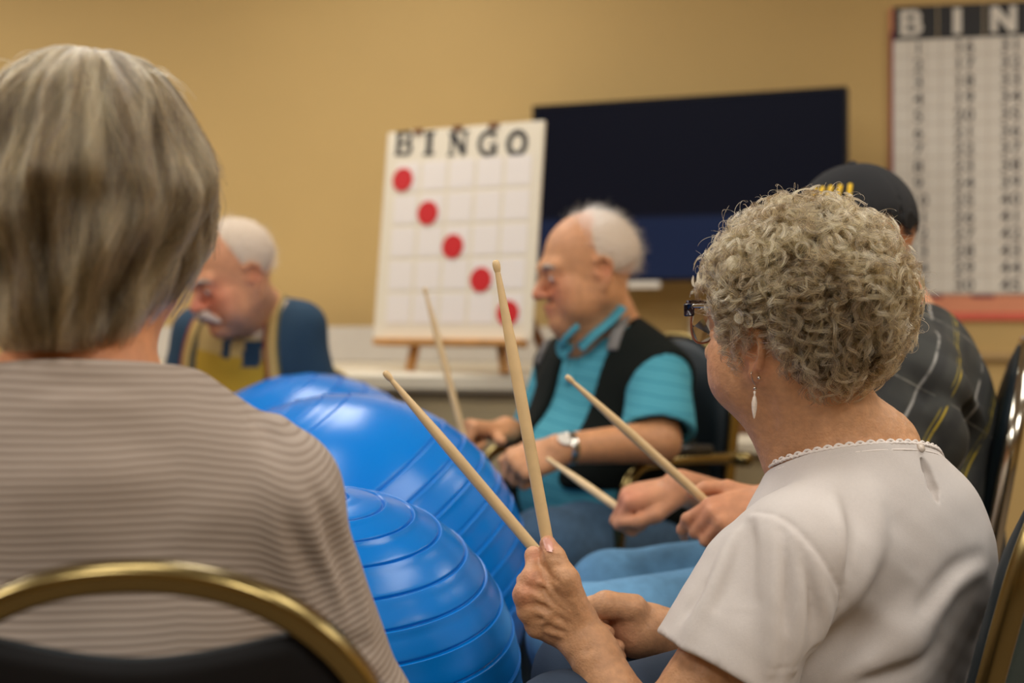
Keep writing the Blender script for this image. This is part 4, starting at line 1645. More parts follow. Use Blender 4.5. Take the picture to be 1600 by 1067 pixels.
# keyhole at the nape
kh = hits(base_tee, [(1439, 712), (1450, 735), (1459, 760), (1466, 785)])
kd = grad(base_tee, kh)
tee += [rc(kh[0] - kd[0] * 0.004, kh[1] - kd[1] * 0.004, 0.0015, 0.007, 0.003, 's'), rc(kh[1] - kd[1] * 0.004, kh[2] - kd[2] * 0.004, 0.007, 0.0075, 0.003, 's'), rc(kh[2] - kd[2] * 0.004, kh[3] - kd[3] * 0.004, 0.0075, 0.0015, 0.003, 's')]
# neck opening: cut by the tilted plane of the neckline
qa, qb, qc = W(1214, 742, 1.775), W(1300, 700, 1.66), W(1437, 697, 1.70)
nup = nrm(np.cross(qb - qa, qc - qa))
nup = nup if nup[2] > 0 else -nup
tee.append(plane(qb, nup, 0.005))
tee.append(('f', lambda P, f: f - 0.0010 * wob(P, 60, 8) - 0.0005 * wob(P, 150, 9), None, 0, 0))
tee_o = sdfobj('white_top', tee, 0.0030, M['white_tee'], p1, hi=A(9, 9, 1.0), lo=A(-9, -9, 0.42), label='white short sleeved top with a keyhole at the nape')
# scalloped lace round the neckline
ring_px = [(1226, 735), (1245, 722), (1262, 712), (1280, 704), (1300, 699), (1325, 697), (1350, 696), (1378, 694), (1405, 692), (1430, 694)]
cx1 = W(1333, 705, 1.735)
cx1 = cx1 - nup * (cx1 - qb).dot(nup) - nup * 0.003
u1 = nrm(qa - cx1)
w1_ = np.cross(nup, u1)
rho = np.linspace(0.03, 0.16, 200)
lp = []
for a_ in np.linspace(0, 2 * math.pi, 240, endpoint=False):
    P_ = cx1 + (u1 * math.cos(a_) + w1_ * math.sin(a_)) * rho[:, None]
    e_ = ev(base_tee, P_)
    k_ = np.flatnonzero(e_ > 0)
    lp.append(P_[k_[0]] if len(k_) else P_[60])
lp = np.array(lp)
tt = np.linspace(0, 1, 240, endpoint=False)
lift = np.abs(np.sin(tt * math.pi * 44))
mb = MB()
inw = cx1 - lp
inw /= np.linalg.norm(inw, axis=1)[:, None]
mb.tube(lp + nup * (0.002 + 0.0040 * lift)[:, None] + inw * 0.002, 0.0017, 6, closed=True)
mb.tube(lp + nup * (0.001 + 0.0016 * np.abs(np.sin(tt * math.pi * 88)))[:, None] + inw * 0.001, 0.0018, 6, closed=True)
mb.tube(lp - nup * 0.0065 + inw * -0.0008, 0.0011, 6, closed=True)
mb.build('lace_trim', M['lace'], tee_o, True)
mb = MB()
bt = project(base_tee, hit(base_tee, 1438, 700))[0]
bg = grad(base_tee, bt[None])[0]
mb.disc(bt, bg, nrm(np.cross(bg, A(0, 0, 1))), 0.0055, 0.003, 20)
mb.build('button', M['pearl'], tee_o, True)
hips1 = [A(0.35, 1.73, 0.545), A(0.38, 1.88, 0.545)]
kn1 = [A(0.06, 1.60, 0.53), A(0.10, 1.86, 0.53)]
an1 = [A(0.10, 1.58, 0.08), A(0.16, 1.84, 0.08)]
trousers('trousers', p1, hips1, kn1, an1, M['navy'], r=(0.085, 0.068, 0.055))
for a in an1:
    shoe(p1, a, (-1, 0.1, 0))

# glasses (worn): brow bar, rims, lenses, temples
g1 = MB()
gl_u = 0.026
fc = lambda l: 0.112 - 1.6 * l * l
bar = [h1(fc(l), l, gl_u + 0.004 * math.sin(abs(l) / 0.07 * 2.2)) for l in np.linspace(-0.072, 0.072, 25)]
g1.tube(bar, 1, sq=(0.0052, 0.0022), up=A(0, 0, 1))
for s in (1, -1):
    g1.box(h1(fc(0.0725) - 0.004, s * 0.0745, gl_u - 0.004), h1.F * 0.007, h1.L * 0.003, h1.U * 0.008, 0.0015)
glo = g1.build('glasses', M['dark_rim'], p1, True, label='dark browline glasses with copper lower rims')
for s in (1, -1):
    cl_ = 0.037 * s
    rim = []
    for a in np.linspace(0, 2 * math.pi, 40, endpoint=False):
        ca, sa = math.cos(a), math.sin(a)
        l = cl_ + 0.0275 * math.copysign(abs(ca) ** 0.75, ca)
        u = gl_u - 0.024 + 0.0255 * math.copysign(abs(sa) ** 0.8, sa)
        rim.append(h1(fc(l) - 0.0005, l, u))
    mb = MB()
    mb.tube(rim, 0.0013, 8, closed=True)
    mb.build('rim', M['copper'], glo, True)
    mb = MB()
    c_ = np.mean(rim, 0)
    n_ = len(rim)
    rr_ = [c_ + (q - c_) * 0.985 for q in rim]
    dv = nrm(np.cross(rim[0] - c_, rim[10] - c_)) * 0.0009
    mb.add([q + dv for q in rr_] + [q - dv for q in rr_], [tuple(range(n_)), tuple(range(n_, 2 * n_))[::-1]] + [(k, n_ + k, n_ + (k + 1) % n_, (k + 1) % n_) for k in range(n_)])
    mb.build('lens', M['glass'], glo)
    mb = MB()
    mb.tube(smooth_path([h1(fc(0.0725) - 0.008, s * 0.0755, gl_u + 0.001), h1(0.05, s * 0.079, gl_u), h1(0.0, s * 0.081, gl_u - 0.004), h1(-0.02, s * 0.079, gl_u - 0.02)], 20), 1, sq=(0.0022, 0.0012), up=A(0, 0, 1))
    mb.build('temple', M['silver'], glo, True, label='silver temple')
# earring: hook, bead and a long pale drop
eb = h1(-0.006, 0.079, -0.034 - 0.036)
eb = W(1176, 586, eb[1] - 0.004)
mb = MB()
mb.tube(smooth_path([eb + A(0.002, 0, 0.004), eb + A(-0.002, -0.002, 0.003), eb + A(-0.001, -0.003, -0.004), eb + A(0.0025, -0.002, -0.012)], 14), 0.0005, 6)
mb.lathe(eb + A(0.0025, -0.002, -0.0155), A(0, 0, 1), [(0.0001, -0.002), (0.0017, -0.001), (0.0019, 0.0005), (0.0012, 0.002), (0.0001, 0.0022)], 12)
er = mb.build('earring', M['silver'], p1, True, label='drop earring below the ear')
mb = MB()
mb.lathe(eb + A(0.002, -0.002, -0.020), A(0.02, 0, 1), [(0.0001, 0.002), (0.0016, 0.001), (0.0008, -0.003), (0.0022, -0.006), (0.0034, -0.012), (0.0030, -0.020), (0.0012, -0.029), (0.0001, -0.031)], 14)
mb.build('drop', M['pearl'], er, True)
mb = MB()
mb.lathe(W(1186, 590, eb[1] - 0.003), A(0, -1, 0), [(0.0001, 0.0022), (0.0018, 0.0015), (0.0022, 0), (0.0018, -0.0015)], 12)
mb.build('ear_stud', M['silver'], p1, True)


hh1 = Fr(h1(-0.030, 0, 0.032), h1.F)
HIN, HOUT = A(0.096, 0.078, 0.086), A(0.132, 0.121, 0.127)


def curly_hair():
    rng = np.random.default_rng(7)
    h = hh1
    S, T = [], []
    clumps = 0
    while clumps < 1850:
        d = rng.normal(size=3)
        d /= np.linalg.norm(d)
        f, l, u = d
        if f > 0.55 and u < 0.22:
            continue
        if u < -0.97 or (f > -0.22 and u < -0.50) or (f > 0.1 and u < -0.42):
            continue
        if l > 0.3 and -0.20 < f < 0.28 and u < -0.22:
            continue
        if f < -0.22 and u < -0.75 and rng.random() < 0.2:
            continue
        clumps += 1
        n = nrm(d / HOUT)
        top = float(np.clip((u + 0.15) / 0.6, 0, 1))
        dep = rng.uniform(0.12, 0.93) ** 0.8
        edge = 1.0 - 0.18 * max(0, f - 0.2)
        base = d * (HIN + (HOUT - HIN) * dep * edge)
        tr = rng.normal(size=3)
        tr -= n * tr.dot(n)
        tr = nrm(tr)
        down = A(-0.15, 0, -1.0)
        down = nrm(down - n * down.dot(n))
        ax_ = nrm(tr * (0.35 + 0.55 * top) + down * (1.15 - 0.75 * top) + n * (0.25 * top + 0.05))
        Lg = rng.uniform(0.038, 0.064) * (1.35 - 0.55 * top)
        ring = rng.random() < 0.30 + 0.25 * top
        if ring:
            ax_ = nrm(n * 0.85 + tr * 0.55)
            Lg = rng.uniform(0.010, 0.020)
        base = base - ax_ * Lg * 0.45
        loopy = rng.random() < 0.35 + 0.55 * top
        R_ = rng.uniform(0.006, 0.0115) if loopy else rng.uniform(0.004, 0.0085)
        wl = rng.uniform(0.012, 0.022) if loopy else rng.uniform(0.032, 0.052)
        turns = Lg / wl
        if ring:
            R_ = rng.uniform(0.0065, 0.0125)
            turns = rng.uniform(1.1, 1.9)
        e2 = n - ax_ * n.dot(ax_) if not ring else np.cross(ax_, rng.normal(size=3))
        e2 = nrm(e2)
        e1 = np.cross(ax_, e2)
        flat = rng.uniform(0.75, 1.0) if ring else rng.uniform(0.45, 0.95) if loopy else rng.uniform(0.15, 0.5)
        ph0 = rng.uniform(0, 6.28)
        hand = rng.choice([-1, 1])
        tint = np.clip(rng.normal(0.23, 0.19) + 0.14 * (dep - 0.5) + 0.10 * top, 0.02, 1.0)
        nch = rng.integers(15, 24)
        t = np.linspace(0, 1, 30)
        bend = rng.normal(size=3) * 0.010
        for ci in range(nch):
            aoff = rng.normal() * (0.0007 if ring else 0.0016)
            rs = R_ * (1 + rng.normal() * (0.11 if ring else 0.07))
            ph = ph0 + rng.normal() * 0.13
            lf = rng.uniform(0.86, 1.06)
            ang = ph + hand * turns * 2 * math.pi * t * lf
            rad = rs * (0.55 + 0.45 * np.minimum(1, t * 3)) * (1 - 0.30 * t * t)
            off = rng.normal(size=3) * 0.0006
            q = base + off * (1 + 1.5 * t[:, None]) + ax_ * (t * Lg * lf + aoff)[:, None] + e1 * (np.cos(ang) * rad)[:, None] + e2 * (np.sin(ang) * rad * flat)[:, None] + bend * (t * t)[:, None]
            w = q / (HIN * 1.0)
            ln = np.linalg.norm(w, axis=1)
            q = q * np.where(ln < 1, 1 / np.maximum(ln, 0.3), 1.0)[:, None]
            w = q / (HOUT * 1.03)
            ln = np.linalg.norm(w, axis=1)
            q = q * np.where(ln > 1, (1 + 0.35 * (ln - 1)) / ln, 1.0)[:, None]
            S.append(h.o + q @ h.R)
            T.append(np.clip(tint + rng.normal() * 0.24, 0, 1))
    # loose single hairs outside the mass
    for i in range(800):
        d = nrm(rng.normal(size=3))
        if d[0] > 0.5 and d[2] < 0.25 or d[2] < -0.45:
            continue
        n = nrm(d / HOUT)
        root = d * HOUT * 0.94
        tr = nrm(np.cross(n, rng.normal(size=3)))
        t = np.linspace(0, 1, 22)
        R_ = rng.uniform(0.004, 0.009)
        ang = rng.uniform(0, 6.28) + t * rng.uniform(3.0, 8)
        q = root + n * (t * rng.uniform(0.004, 0.022))[:, None] + tr * ((np.cos(ang) - math.cos(ang[0])) * R_)[:, None] + n * ((np.sin(ang) - math.sin(ang[0])) * R_)[:, None] + tr * (t * rng.normal() * 0.012)[:, None]
        S.append(h.o + q @ h.R)
        T.append(rng.uniform(0.3, 0.9))
    return S, T


cap1 = [el(hh1(0, 0, 0), HIN + 0.012, hh1.R, 0.01), el(hh1(-0.035, 0, -0.050), (0.062, 0.074, 0.062), hh1.R, 0.03),
        plane(hh1(0.072, 0, 0.01), h1.F * 1.0 - h1.U * 0.75, 0.01), plane(hh1(0, 0, -0.098), -h1.U - h1.F * 0.1, 0.01), el(hh1(0.035, 0.085, -0.078), (0.062, 0.05, 0.062), hh1.R, 0.01, 's'), el(hh1(0.035, -0.085, -0.078), (0.062, 0.05, 0.062), hh1.R, 0.01, 's')]
hb = sdfobj('hair', cap1, 0.004, M['scalp_brown'], p1, label='thick curly grey brown hair')
S_, T_ = curly_hair()
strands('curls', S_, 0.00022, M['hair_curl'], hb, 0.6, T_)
# ================================================================== the woman seen from behind, left
p0 = empty('person', A(-0.40, 1.30, 0), 'woman seen from behind with straight grey brown bob and ribbed beige top', 'person')
h0 = Fr(W(148, 308, 1.30), (0.12, 0.99, -0.04))
F0 = nrm((0.05, 1, 0))
N0, P0 = W(118, 600, 1.255), A(-0.41, 1.32, 0.575)
R0 = frame3(N0, P0, F0)
SR0, SL0 = W(428, 770, 1.30), W(-205, 762, 1.30)
ER0, EL0 = W(560, 1120, 1.37), W(-300, 1120, 1.37)
WR0, WL0 = W(575, 1180, 1.60), W(-100, 1180, 1.62)


def core0(e):
    return [el(W(118, 850, 1.30), A(0.100, 0.185, 0.19) + e, R0, 0.02), el(W(112, 1120, 1.315), A(0.125, 0.185, 0.2) + e, R0, 0.06), el(P0, A(0.14, 0.19, 0.14) + e, R0, 0.06),
            rc(W(195, 712, 1.275), SR0, 0.050 + e, 0.048 + e, 0.05), rc(W(35, 712, 1.275), SL0, 0.050 + e, 0.048 + e, 0.05), rc(W(118, 668, 1.265), W(118, 780, 1.27), 0.058 + e, 0.08 + e, 0.05)]


arms0 = []
for s_, e_, w_ in ((SR0, ER0, WR0), (SL0, EL0, WL0)):
    arms0 += [rc(s_, e_, 0.042, 0.038, 0.03), rc(e_, w_, 0.038, 0.027, 0.02)]
    ho, _ = hand_ops(w_, A(0, 1, 0), A(0, 0, 1), 'R' if s_ is SR0 else 'L')
    arms0 += ho
body0 = head_ops(h0) + [rc(h0(-0.02, 0, -0.05), W(120, 640, 1.265), 0.056, 0.064, 0.03), rc(h0(0.02, 0, -0.07), W(120, 660, 1.30), 0.05, 0.06, 0.03), rc(W(70, 655, 1.27), W(170, 655, 1.27), 0.05, 0.05, 0.04)] + core0(-0.014) + arms0
sdfobj('body', body0, 0.0048, M['skin'], p0, col=skin_col((200, 138, 98), [(W(60, 520, 1.22), 0.09, (206, 124, 82), 0.4)], 2))
top0 = []
for s_, e_, w_ in ((SR0, ER0, WR0), (SL0, EL0, WL0)):
    top0 += [rc(s_ + A(0, 0, -0.004), e_, 0.056, 0.052, 0.04), rc(e_, w_, 0.052, 0.040, 0.02)]
top0 = [group(top0, 0.03), group(core0(0.010) + [rc(W(115, 720, 1.27), W(112, 560, 1.265), 0.10, 0.078, 0.04)], 0.03)]
bt0 = list(top0)
for pts, am, w_ in (([(436, 790), (466, 850), (500, 910), (546, 990)], -0.008, 0.011), ([(490, 768), (515, 830), (534, 890), (552, 965)], -0.007, 0.008), ([(464, 775), (492, 845), (520, 910), (550, 985)], 0.006, 0.009),
                    ([(518, 775), (545, 855), (566, 930), (582, 1010)], 0.006, 0.010), ([(418, 715), (432, 785), (450, 850), (480, 935)], 0.005, 0.015), ([(60, 612), (130, 604), (215, 612)], -0.004, 0.010),
                    ([(60, 632), (130, 622), (220, 630)], 0.003, 0.010), ([(20, 760), (120, 735), (230, 745)], 0.004, 0.03), ([(385, 640), (412, 668), (424, 705)], -0.006, 0.011), ([(405, 632), (436, 655), (462, 695)], 0.005, 0.012),
                    ([(120, 700), (200, 690), (300, 720)], -0.003, 0.02), ([(250, 860), (330, 800), (400, 790)], 0.003, 0.02), ([(500, 1000), (540, 1010), (580, 1010)], -0.004, 0.01), ([(520, 1030), (560, 1040), (600, 1040)], 0.004, 0.01)):
    top0 += fold(bt0, pts, am, w_)
top0.append(plane(W(120, 562, 1.20), (-0.03, 0.16, 1.0), 0.006))
top0.append(('f', lambda P, f: f - 0.0016 * wob(P, 34, 18) - 0.0007 * wob(P, 90, 19), None, 0, 0))
ad0 = nrm(ER0 - SR0)


def rib0(V):
    z = V[:, 2] - 0.10 * np.abs(V[:, 0] + 0.39) * 0 + 0.25 * np.maximum(0, V[:, 0] + 0.28) ** 1.0 * 0.6
    za = SR0[2] - (V - SR0) @ ad0 + 0.02
    w = np.clip((V[:, 0] - (-0.225)) / 0.07, 0, 1)
    w = w * w * (3 - 2 * w)
    return z * (1 - w) + za * w + 0.004 * wob(V, 22, 4)


sdfobj('ribbed_top', top0, 0.0042, M['ribbed'], p0, attr={'rib': rib0}, label='ribbed beige long sleeved top')
hip0 = [P0 + A(0.09, 0.02, -0.02), P0 + A(-0.09, 0.02, -0.02)]
kn0 = [A(-0.03, 1.58, 0.50), A(-0.66, 1.62, 0.50)]
an0 = [A(0.02, 1.58, 0.08), A(-0.70, 1.64, 0.08)]
trousers('trousers', p0, hip0, kn0, an0, M['khaki'])
for a in an0:
    shoe(p0, a, (0, 1, 0))


def bob_hair():
    rng = np.random.default_rng(11)
    S, T = [], []
    h = h0
    prof = smooth_path([(0.0, 0, 0.129), (0.040, 0, 0.124), (0.070, 0, 0.099), (0.0885, 0, 0.070), (0.103, 0, 0.028), (0.109, 0, -0.002), (0.099, 0, -0.036), (0.079, 0, -0.074), (0.058, 0, -0.110), (0.046, 0, -0.132), (0.040, 0, -0.143)], 200)
    seg = np.r_[0, np.cumsum(np.linalg.norm(np.diff(prof, axis=0), axis=1))]
    seg /= seg[-1]
    pr = lambda s: np.interp(s, seg, prof[:, 0])
    pz = lambda s: np.interp(s, seg, prof[:, 2])
    g = 0
    while g < 1900:
        phi = rng.uniform(-math.pi, math.pi)
        f_ = math.cos(phi)
        if f_ > 0.72:
            continue
        g += 1
        side = np.clip(f_ + 0.4, 0, 1.1)                       # 0 at the nape, 1 towards the face
        hem = 1.0 - 0.19 * side
        s1 = hem * (rng.uniform(0.55, 1.0) if rng.random() < 0.5 else rng.uniform(0.93, 1.0))
        s0 = max(0.0, s1 - rng.uniform(0.38, 0.75)) if rng.random() < 0.6 else 0.0
        layer = rng.uniform(0.93, 1.0)
        tint = np.clip(rng.normal(0.36, 0.24) + 0.12 * math.sin(phi * 7 + 1.3), 0.0, 1.0)
        a1, a2 = rng.normal() * 0.22, rng.normal() * 0.12
        w1 = rng.uniform(0, 6.28)
        flip = rng.normal() * 0.008 - 0.002
        for ci in range(13):
            dphi = rng.normal() * 0.050
            e1 = s1 + rng.normal() * 0.018
            s = np.linspace(s0, min(e1, hem * 1.02), 18)
            t = np.linspace(0, 1, 18)
            ph = phi + dphi * (0.6 + 0.6 * t) + a1 * (s - 0.5) + 0.07 * np.sin(s * 11 + w1) + a2 * t * t
            und = 0.0040 * np.sin(ph * 9 + 7 * s) + 0.0034 * np.sin(ph * 17 - 11 * s + 1) + 0.0034 * np.sin(ph * 5 + s * 19) + 0.002 * np.sin(ph * 29 + s * 5)
            r = pr(s) * (layer + rng.normal() * 0.010) + und * np.clip(s * 4, 0, 1) + flip * t ** 3 - 0.004 * t ** 4
            z = pz(s) - 0.010 * (1 - layer) + 0.004 * (1 - np.clip(s * 5, 0, 1)) * math.sin(phi * 3)
            low = np.clip((-0.015 - z) / 0.12, 0, 1) * np.clip(-np.cos(ph) + 0.15, 0, 1)
            q = np.stack([-0.014 + np.cos(ph) * r * 1.20 - 0.050 * low, np.sin(ph) * r * (1 + 0.10 * low), z], 1)
            S.append(h.o + q @ h.R)
            T.append(np.clip(tint + rng.normal() * 0.20, 0, 1))
    for gi in range(120):                       # flyaways on top
        phi = rng.uniform(0, 6.28)
        r = rng.uniform(0.01, 0.075)
        b = A(-0.02 + r * math.cos(phi), r * math.sin(phi), 0.124 - 4.0 * r * r)
        dr = nrm(A(math.cos(phi), math.sin(phi), 0.25) + rng.normal(size=3) * 0.25)
        t = np.linspace(0, 1, 10)[:, None]
        q = b + dr * t * rng.uniform(0.02, 0.045) - A(0, 0, 0.03) * t * t
        S.append(h.o + q @ h.R)
        T.append(0.8)
    return S, T


cap0 = [h0.el((-0.012, 0, 0.030), (0.107, 0.085, 0.0965), 0.01), h0.el((-0.010, 0, -0.02), (0.100, 0.088, 0.080), 0.03), h0.el((-0.045, 0, -0.060), (0.070, 0.070, 0.060), 0.03), plane(h0(0.05, 0, 0), h0.F - h0.U * 0.5, 0.01), plane(h0(0, 0, -0.108), -h0.U, 0.01)]
hb0 = sdfobj('hair', cap0, 0.005, M['scalp_brown'], p0, label='straight grey brown bob')
S_, T_ = bob_hair()
strands('straight_locks', S_, 0.00030, M['hair_bob'], hb0, 0.6, T_)

# ================================================================== the man in teal
p2 = empty('person', A(0.26, 3.14, 0), 'white haired man in teal polo shirt and black vest, looking down at drumsticks', 'person')
h2 = Fr(W(917, 420, 3.03), (-0.95, -0.27, -0.16))
F2 = nrm((-0.80, -0.60, 0))
N2, P2 = W(985, 505, 3.12), A(0.27, 3.16, 0.575)
R2 = frame3(N2, P2, F2)
SL2, SR2 = W(1030, 588, 2.95), W(880, 578, 3.28)
EL2, WL2 = W(1028, 690, 2.84), W(872, 702, 2.74)
ER2, WR2 = W(840, 700, 3.28), W(790, 672, 3.02)


def core2(e):
    return [el(W(952, 650, 3.10), A(0.120, 0.185, 0.19) + e, R2, 0.02), el(W(915, 745, 3.07), A(0.150, 0.18, 0.15) + e, R2, 0.06), el(P2 + A(-0.02, -0.02, 0.06), A(0.15, 0.19, 0.15) + e, R2, 0.06),
            rc(W(975, 545, 3.09), SL2, 0.055 + e, 0.055 + e, 0.05), rc(W(935, 540, 3.16), SR2, 0.055 + e, 0.055 + e, 0.05)]


hl2, TL2 = hand_ops(WL2, A(-0.95, -0.15, -0.32), A(-0.3, -0.75, 0.6), 'L')
hr2, TR2 = hand_ops(WR2, A(-0.85, -0.5, 0.12), A(0.2, 0.1, 0.97), 'R', thumb='up')
nk2 = [rc(h2(-0.02, 0, -0.05), W(965, 530, 3.11), 0.055, 0.062, 0.03), rc(h2(0.02, 0, -0.08), W(925, 545, 3.08), 0.048, 0.055, 0.03), rc(h2(0.05, 0, -0.10), W(905, 535, 3.04), 0.03, 0.035, 0.03)]
body2 = head_ops(h2, nose=1.0, full=1.2) + nk2 + core2(-0.014) + [rc(SL2, EL2, 0.048, 0.043, 0.02), rc(EL2, WL2, 0.043, 0.029, 0.02), rc(SR2, ER2, 0.048, 0.042, 0.02), rc(ER2, WR2, 0.042, 0.029, 0.02)] + hl2 + hr2
b2c = [(h2(0.09, 0.03, -0.035), 0.06, (214, 118, 92), 0.6), (h2(0.118, 0, -0.04), 0.03, (208, 108, 86), 0.6), (h2(-0.01, 0.085, -0.01), 0.035, (200, 112, 78), 0.6), (h2(0.1, 0, -0.075), 0.028, (196, 112, 96), 0.6), (h2(0.07, 0.03, 0.10), 0.06, (226, 176, 146), 0.5)]
sdfobj('body', body2, 0.0046, M['skin'], p2, col=skin_col((202, 144, 100), b2c, 5))
for s_ in (1, -1):
    mb = MB()
    c_ = h2(0.0835, s_ * 0.032, -0.006)
    mb.lathe(c_, h2.F - h2.U * 0.5, [(0.0001, 0.0126), (0.003, 0.0123)] + [(0.0126 * math.sin(a), 0.0126 * math.cos(a)) for a in np.linspace(0.35, 3.1, 10)], 20)
    mb.build('eye', M['eye'], p2, True)
    mb = MB()
    mb.tube(smooth_path([h2(0.099, s_ * 0.012, 0.013), h2(0.099, s_ * 0.03, 0.020), h2(0.086, s_ * 0.05, 0.014)], 8), [0.003, 0.0045, 0.0048, 0.0048, 0.0048, 0.0045, 0.004, 0.003], 8)
    mb.build('eyebrow', M['brow'], p2, True)

ax2 = nrm(EL2 - SL2)
hem2 = SL2 + ax2 * 0.145
ax2r = nrm(ER2 - SR2)
sl2 = [rc(SL2, hem2 + ax2 * 0.04, 0.066, 0.078, 0.02), plane(hem2, ax2 + A(0, 0, -0.4), 0.004), rc(hem2 - ax2 * 0.05, hem2 + ax2 * 0.1, 0.06, 0.068, 0.004, 's')]
sr2 = [rc(SR2, SR2 + ax2r * 0.2, 0.066, 0.074, 0.02), plane(SR2 + ax2r * 0.16, ax2r, 0.004)]
polo = [group(sl2, 0.02), group(sr2, 0.02), group(core2(0.008), 0.02)]
na2, nb2 = W(935, 470, 3.06), W(945, 545, 3.09)
polo.append(rc(na2, nb2, 0.062, 0.062, 0.006, 's'))
polo.append(rc(W(900, 520, 2.98), W(893, 560, 2.96), 0.045, 0.012, 0.01, 's'))
polo.append(('f', lambda P, f: f - 0.0028 * wob(P, 42, 21) - 0.001 * wob(P, 90, 22), None, 0, 0))
po = sdfobj('polo_shirt', polo, 0.006, M['teal'], p2, attr={'rib': lambda V: V[:, 2] + 0.2 * (V[:, 0] - 0.2)}, label='teal striped polo shirt')
# collar: two folded flaps
for s_, pp in ((1, [(985, 462), (968, 478), (948, 500), (925, 520), (905, 541)]), (-1, [(902, 502), (893, 512), (884, 524), (884, 540), (893, 550)])):
    P_ = [q for q in project(polo[:3] + nk2, hits(polo[:3] + nk2, pp), 0.004) if q[1] < 3.4]
    P_ = smooth_path(P_, 20)
    G_ = grad(polo[:3], P_)
    mb = MB()
    wv = np.linspace(0.016, 0.024, 20)
    mb.tube(P_ + G_ * 0.002, 1, sq=(0.022, 0.003), up=np.cross(np.gradient(P_, axis=0), G_))
    mb.build('collar', M['teal'], po, True)
mb = MB()
P_ = smooth_path(project(polo[:3], hits(polo[:3], [(897, 552), (893, 575), (891, 600)]), 0.002), 10)
mb.tube(P_, 1, sq=(0.014, 0.003), up=np.cross(np.gradient(P_, axis=0), grad(polo[:3], P_)))
mb.build('placket', M['teal'], po, True)

core_v = group(core2(0.020), 0.02)
vest = [core_v, rc(SL2 + ax2 * 0.035 + R2[1] * 0.035, SL2 + ax2 * 0.25 + R2[1] * 0.07, 0.070, 0.080, 0.01, 's'), rc(SR2 + ax2r * 0.035 - R2[1] * 0.035, SR2 + ax2r * 0.25 - R2[1] * 0.07, 0.070, 0.080, 0.01, 's'),
        rc(na2, nb2, 0.070, 0.072, 0.006, 's'), boxp(W(952, 640, 3.10) + R2[0] * 0.17 + R2[1] * 0.026, (0.17, 0.062, 0.40), R2, 0.01, 's'), boxp(W(952, 640, 3.10) + R2[0] * 0.17 + R2[1] * 0.08 - R2[2] * 0.27, (0.17, 0.11, 0.14), R2, 0.02, 's'),
        ('f', lambda P, f: f - 0.002 * wob(P, 40, 31), None, 0, 0)]
ve = sdfobj('vest', vest, 0.006, M['vest'], p2, label='open black vest', lo=A(-9, -9, 0.5))
for pp in ([(985, 470), (975, 495), (965, 520), (957, 548)], [(862, 520), (855, 535), (848, 552), (842, 568)]):
    P_ = smooth_path([q for q in project(vest[:1], hits(vest[:1], pp), 0.002) if q[1] < 3.4], 14)
    mb = MB()
    mb.tube(P_, 1, sq=(0.013, 0.005), up=np.cross(np.gradient(P_, axis=0), grad(vest[:1], P_)))
    mb.build('fleece_collar', M['fleece'], ve, True, label='grey fleece collar edge')
# watch
mb = MB()
wc_ = WL2 + (EL2 - WL2) * 0.10
wa = nrm(EL2 - WL2)
e1 = nrm(np.cross(wa, A(0, 0, 1)))
e2 = np.cross(wa, e1)
mb.tube([wc_ + (e1 * math.cos(t) + e2 * math.sin(t)) * 0.031 for t in np.linspace(0, 6.283, 28, endpoint=False)], 1, closed=True, sq=(0.0085, 0.002), up=wa)
wt = mb.build('wristwatch', M['silver'], p2, True, label='silver wristwatch')
mb = MB()
mb.disc(wc_ + nrm(A(-0.2, -0.8, 0.6)) * 0.031, A(-0.2, -0.8, 0.6), wa, 0.016, 0.006, 24)
mb.build('watch_face', M['plastic_white'], wt)
hip2 = [P2 + R2[1] * 0.09 - A(0, 0, 0.02), P2 - R2[1] * 0.09 - A(0, 0, 0.02)]
kn2 = [A(0.07, 2.83, 0.545), A(0.00, 3.10, 0.53)]
an2 = [A(0.12, 2.86, 0.08), A(0.02, 3.16, 0.08)]
trousers('jeans', p2, hip2, kn2, an2, M['denimdark'], r=(0.105, 0.078, 0.06), label='blue jeans')
for a in an2:
    shoe(p2, a, (-0.8, -0.6, 0))
rng2 = np.random.default_rng(3)
reg2 = lambda d: not (d[0] > 0.05 + 0.35 * max(0, -d[2] * 0 + 0) and True) and d[2] > -0.55 and not (abs(d[1]) > 0.75 and d[0] > -0.18 and d[2] < -0.10) or (d[2] > 0.2 and d[0] < 0.35 and abs(d[1]) > 0.25)
wcap = [h2.el((-0.024, 0, 0.028), (0.098, 0.0805, 0.091), 0.01), plane(h2(0.012, 0, 0.03), h2.F - h2.U * 0.25, 0.02), plane(h2(0, 0, -0.032), -h2.U - h2.F * 0.35, 0.01), h2.el((0.0, 0.085, -0.02), (0.036, 0.03, 0.042), 0.006, 's'), h2.el((0.0, -0.085, -0.02), (0.036, 0.03, 0.042), 0.006, 's')]
hb2 = sdfobj('hair', wcap, 0.005, M['scalp_white'], p2, label='thin white hair combed back')
short_hair('white_strand_mass', h2, 5200, rng2, M['hair_white'], hb2, reg2, 0.030, 0.00022, 0.30, lambda d: A(-1, 0, -0.35))

# ================================================================== the man in suspenders
p3 = empty('person', A(-0.66, 3.66, 0), 'man with white hair and moustache in navy and mustard shirt with striped suspenders', 'person')
h3 = Fr(W(362, 428, 3.36), (-0.72, -0.62, -0.40), sc=(1.02, 1.02, 1.02))
F3 = nrm((-0.25, -1, 0))
N3, P3 = W(415, 462, 3.58), A(-0.66, 3.72, 0.575)
R3 = frame3(N3, P3, F3)
SL3, SR3 = W(468, 512, 3.54), W(310, 522, 3.58)
EL3, WL3 = W(505, 668, 3.56), W(470, 745, 3.44)
ER3, WR3 = W(270, 680, 3.58), W(330, 760, 3.50)


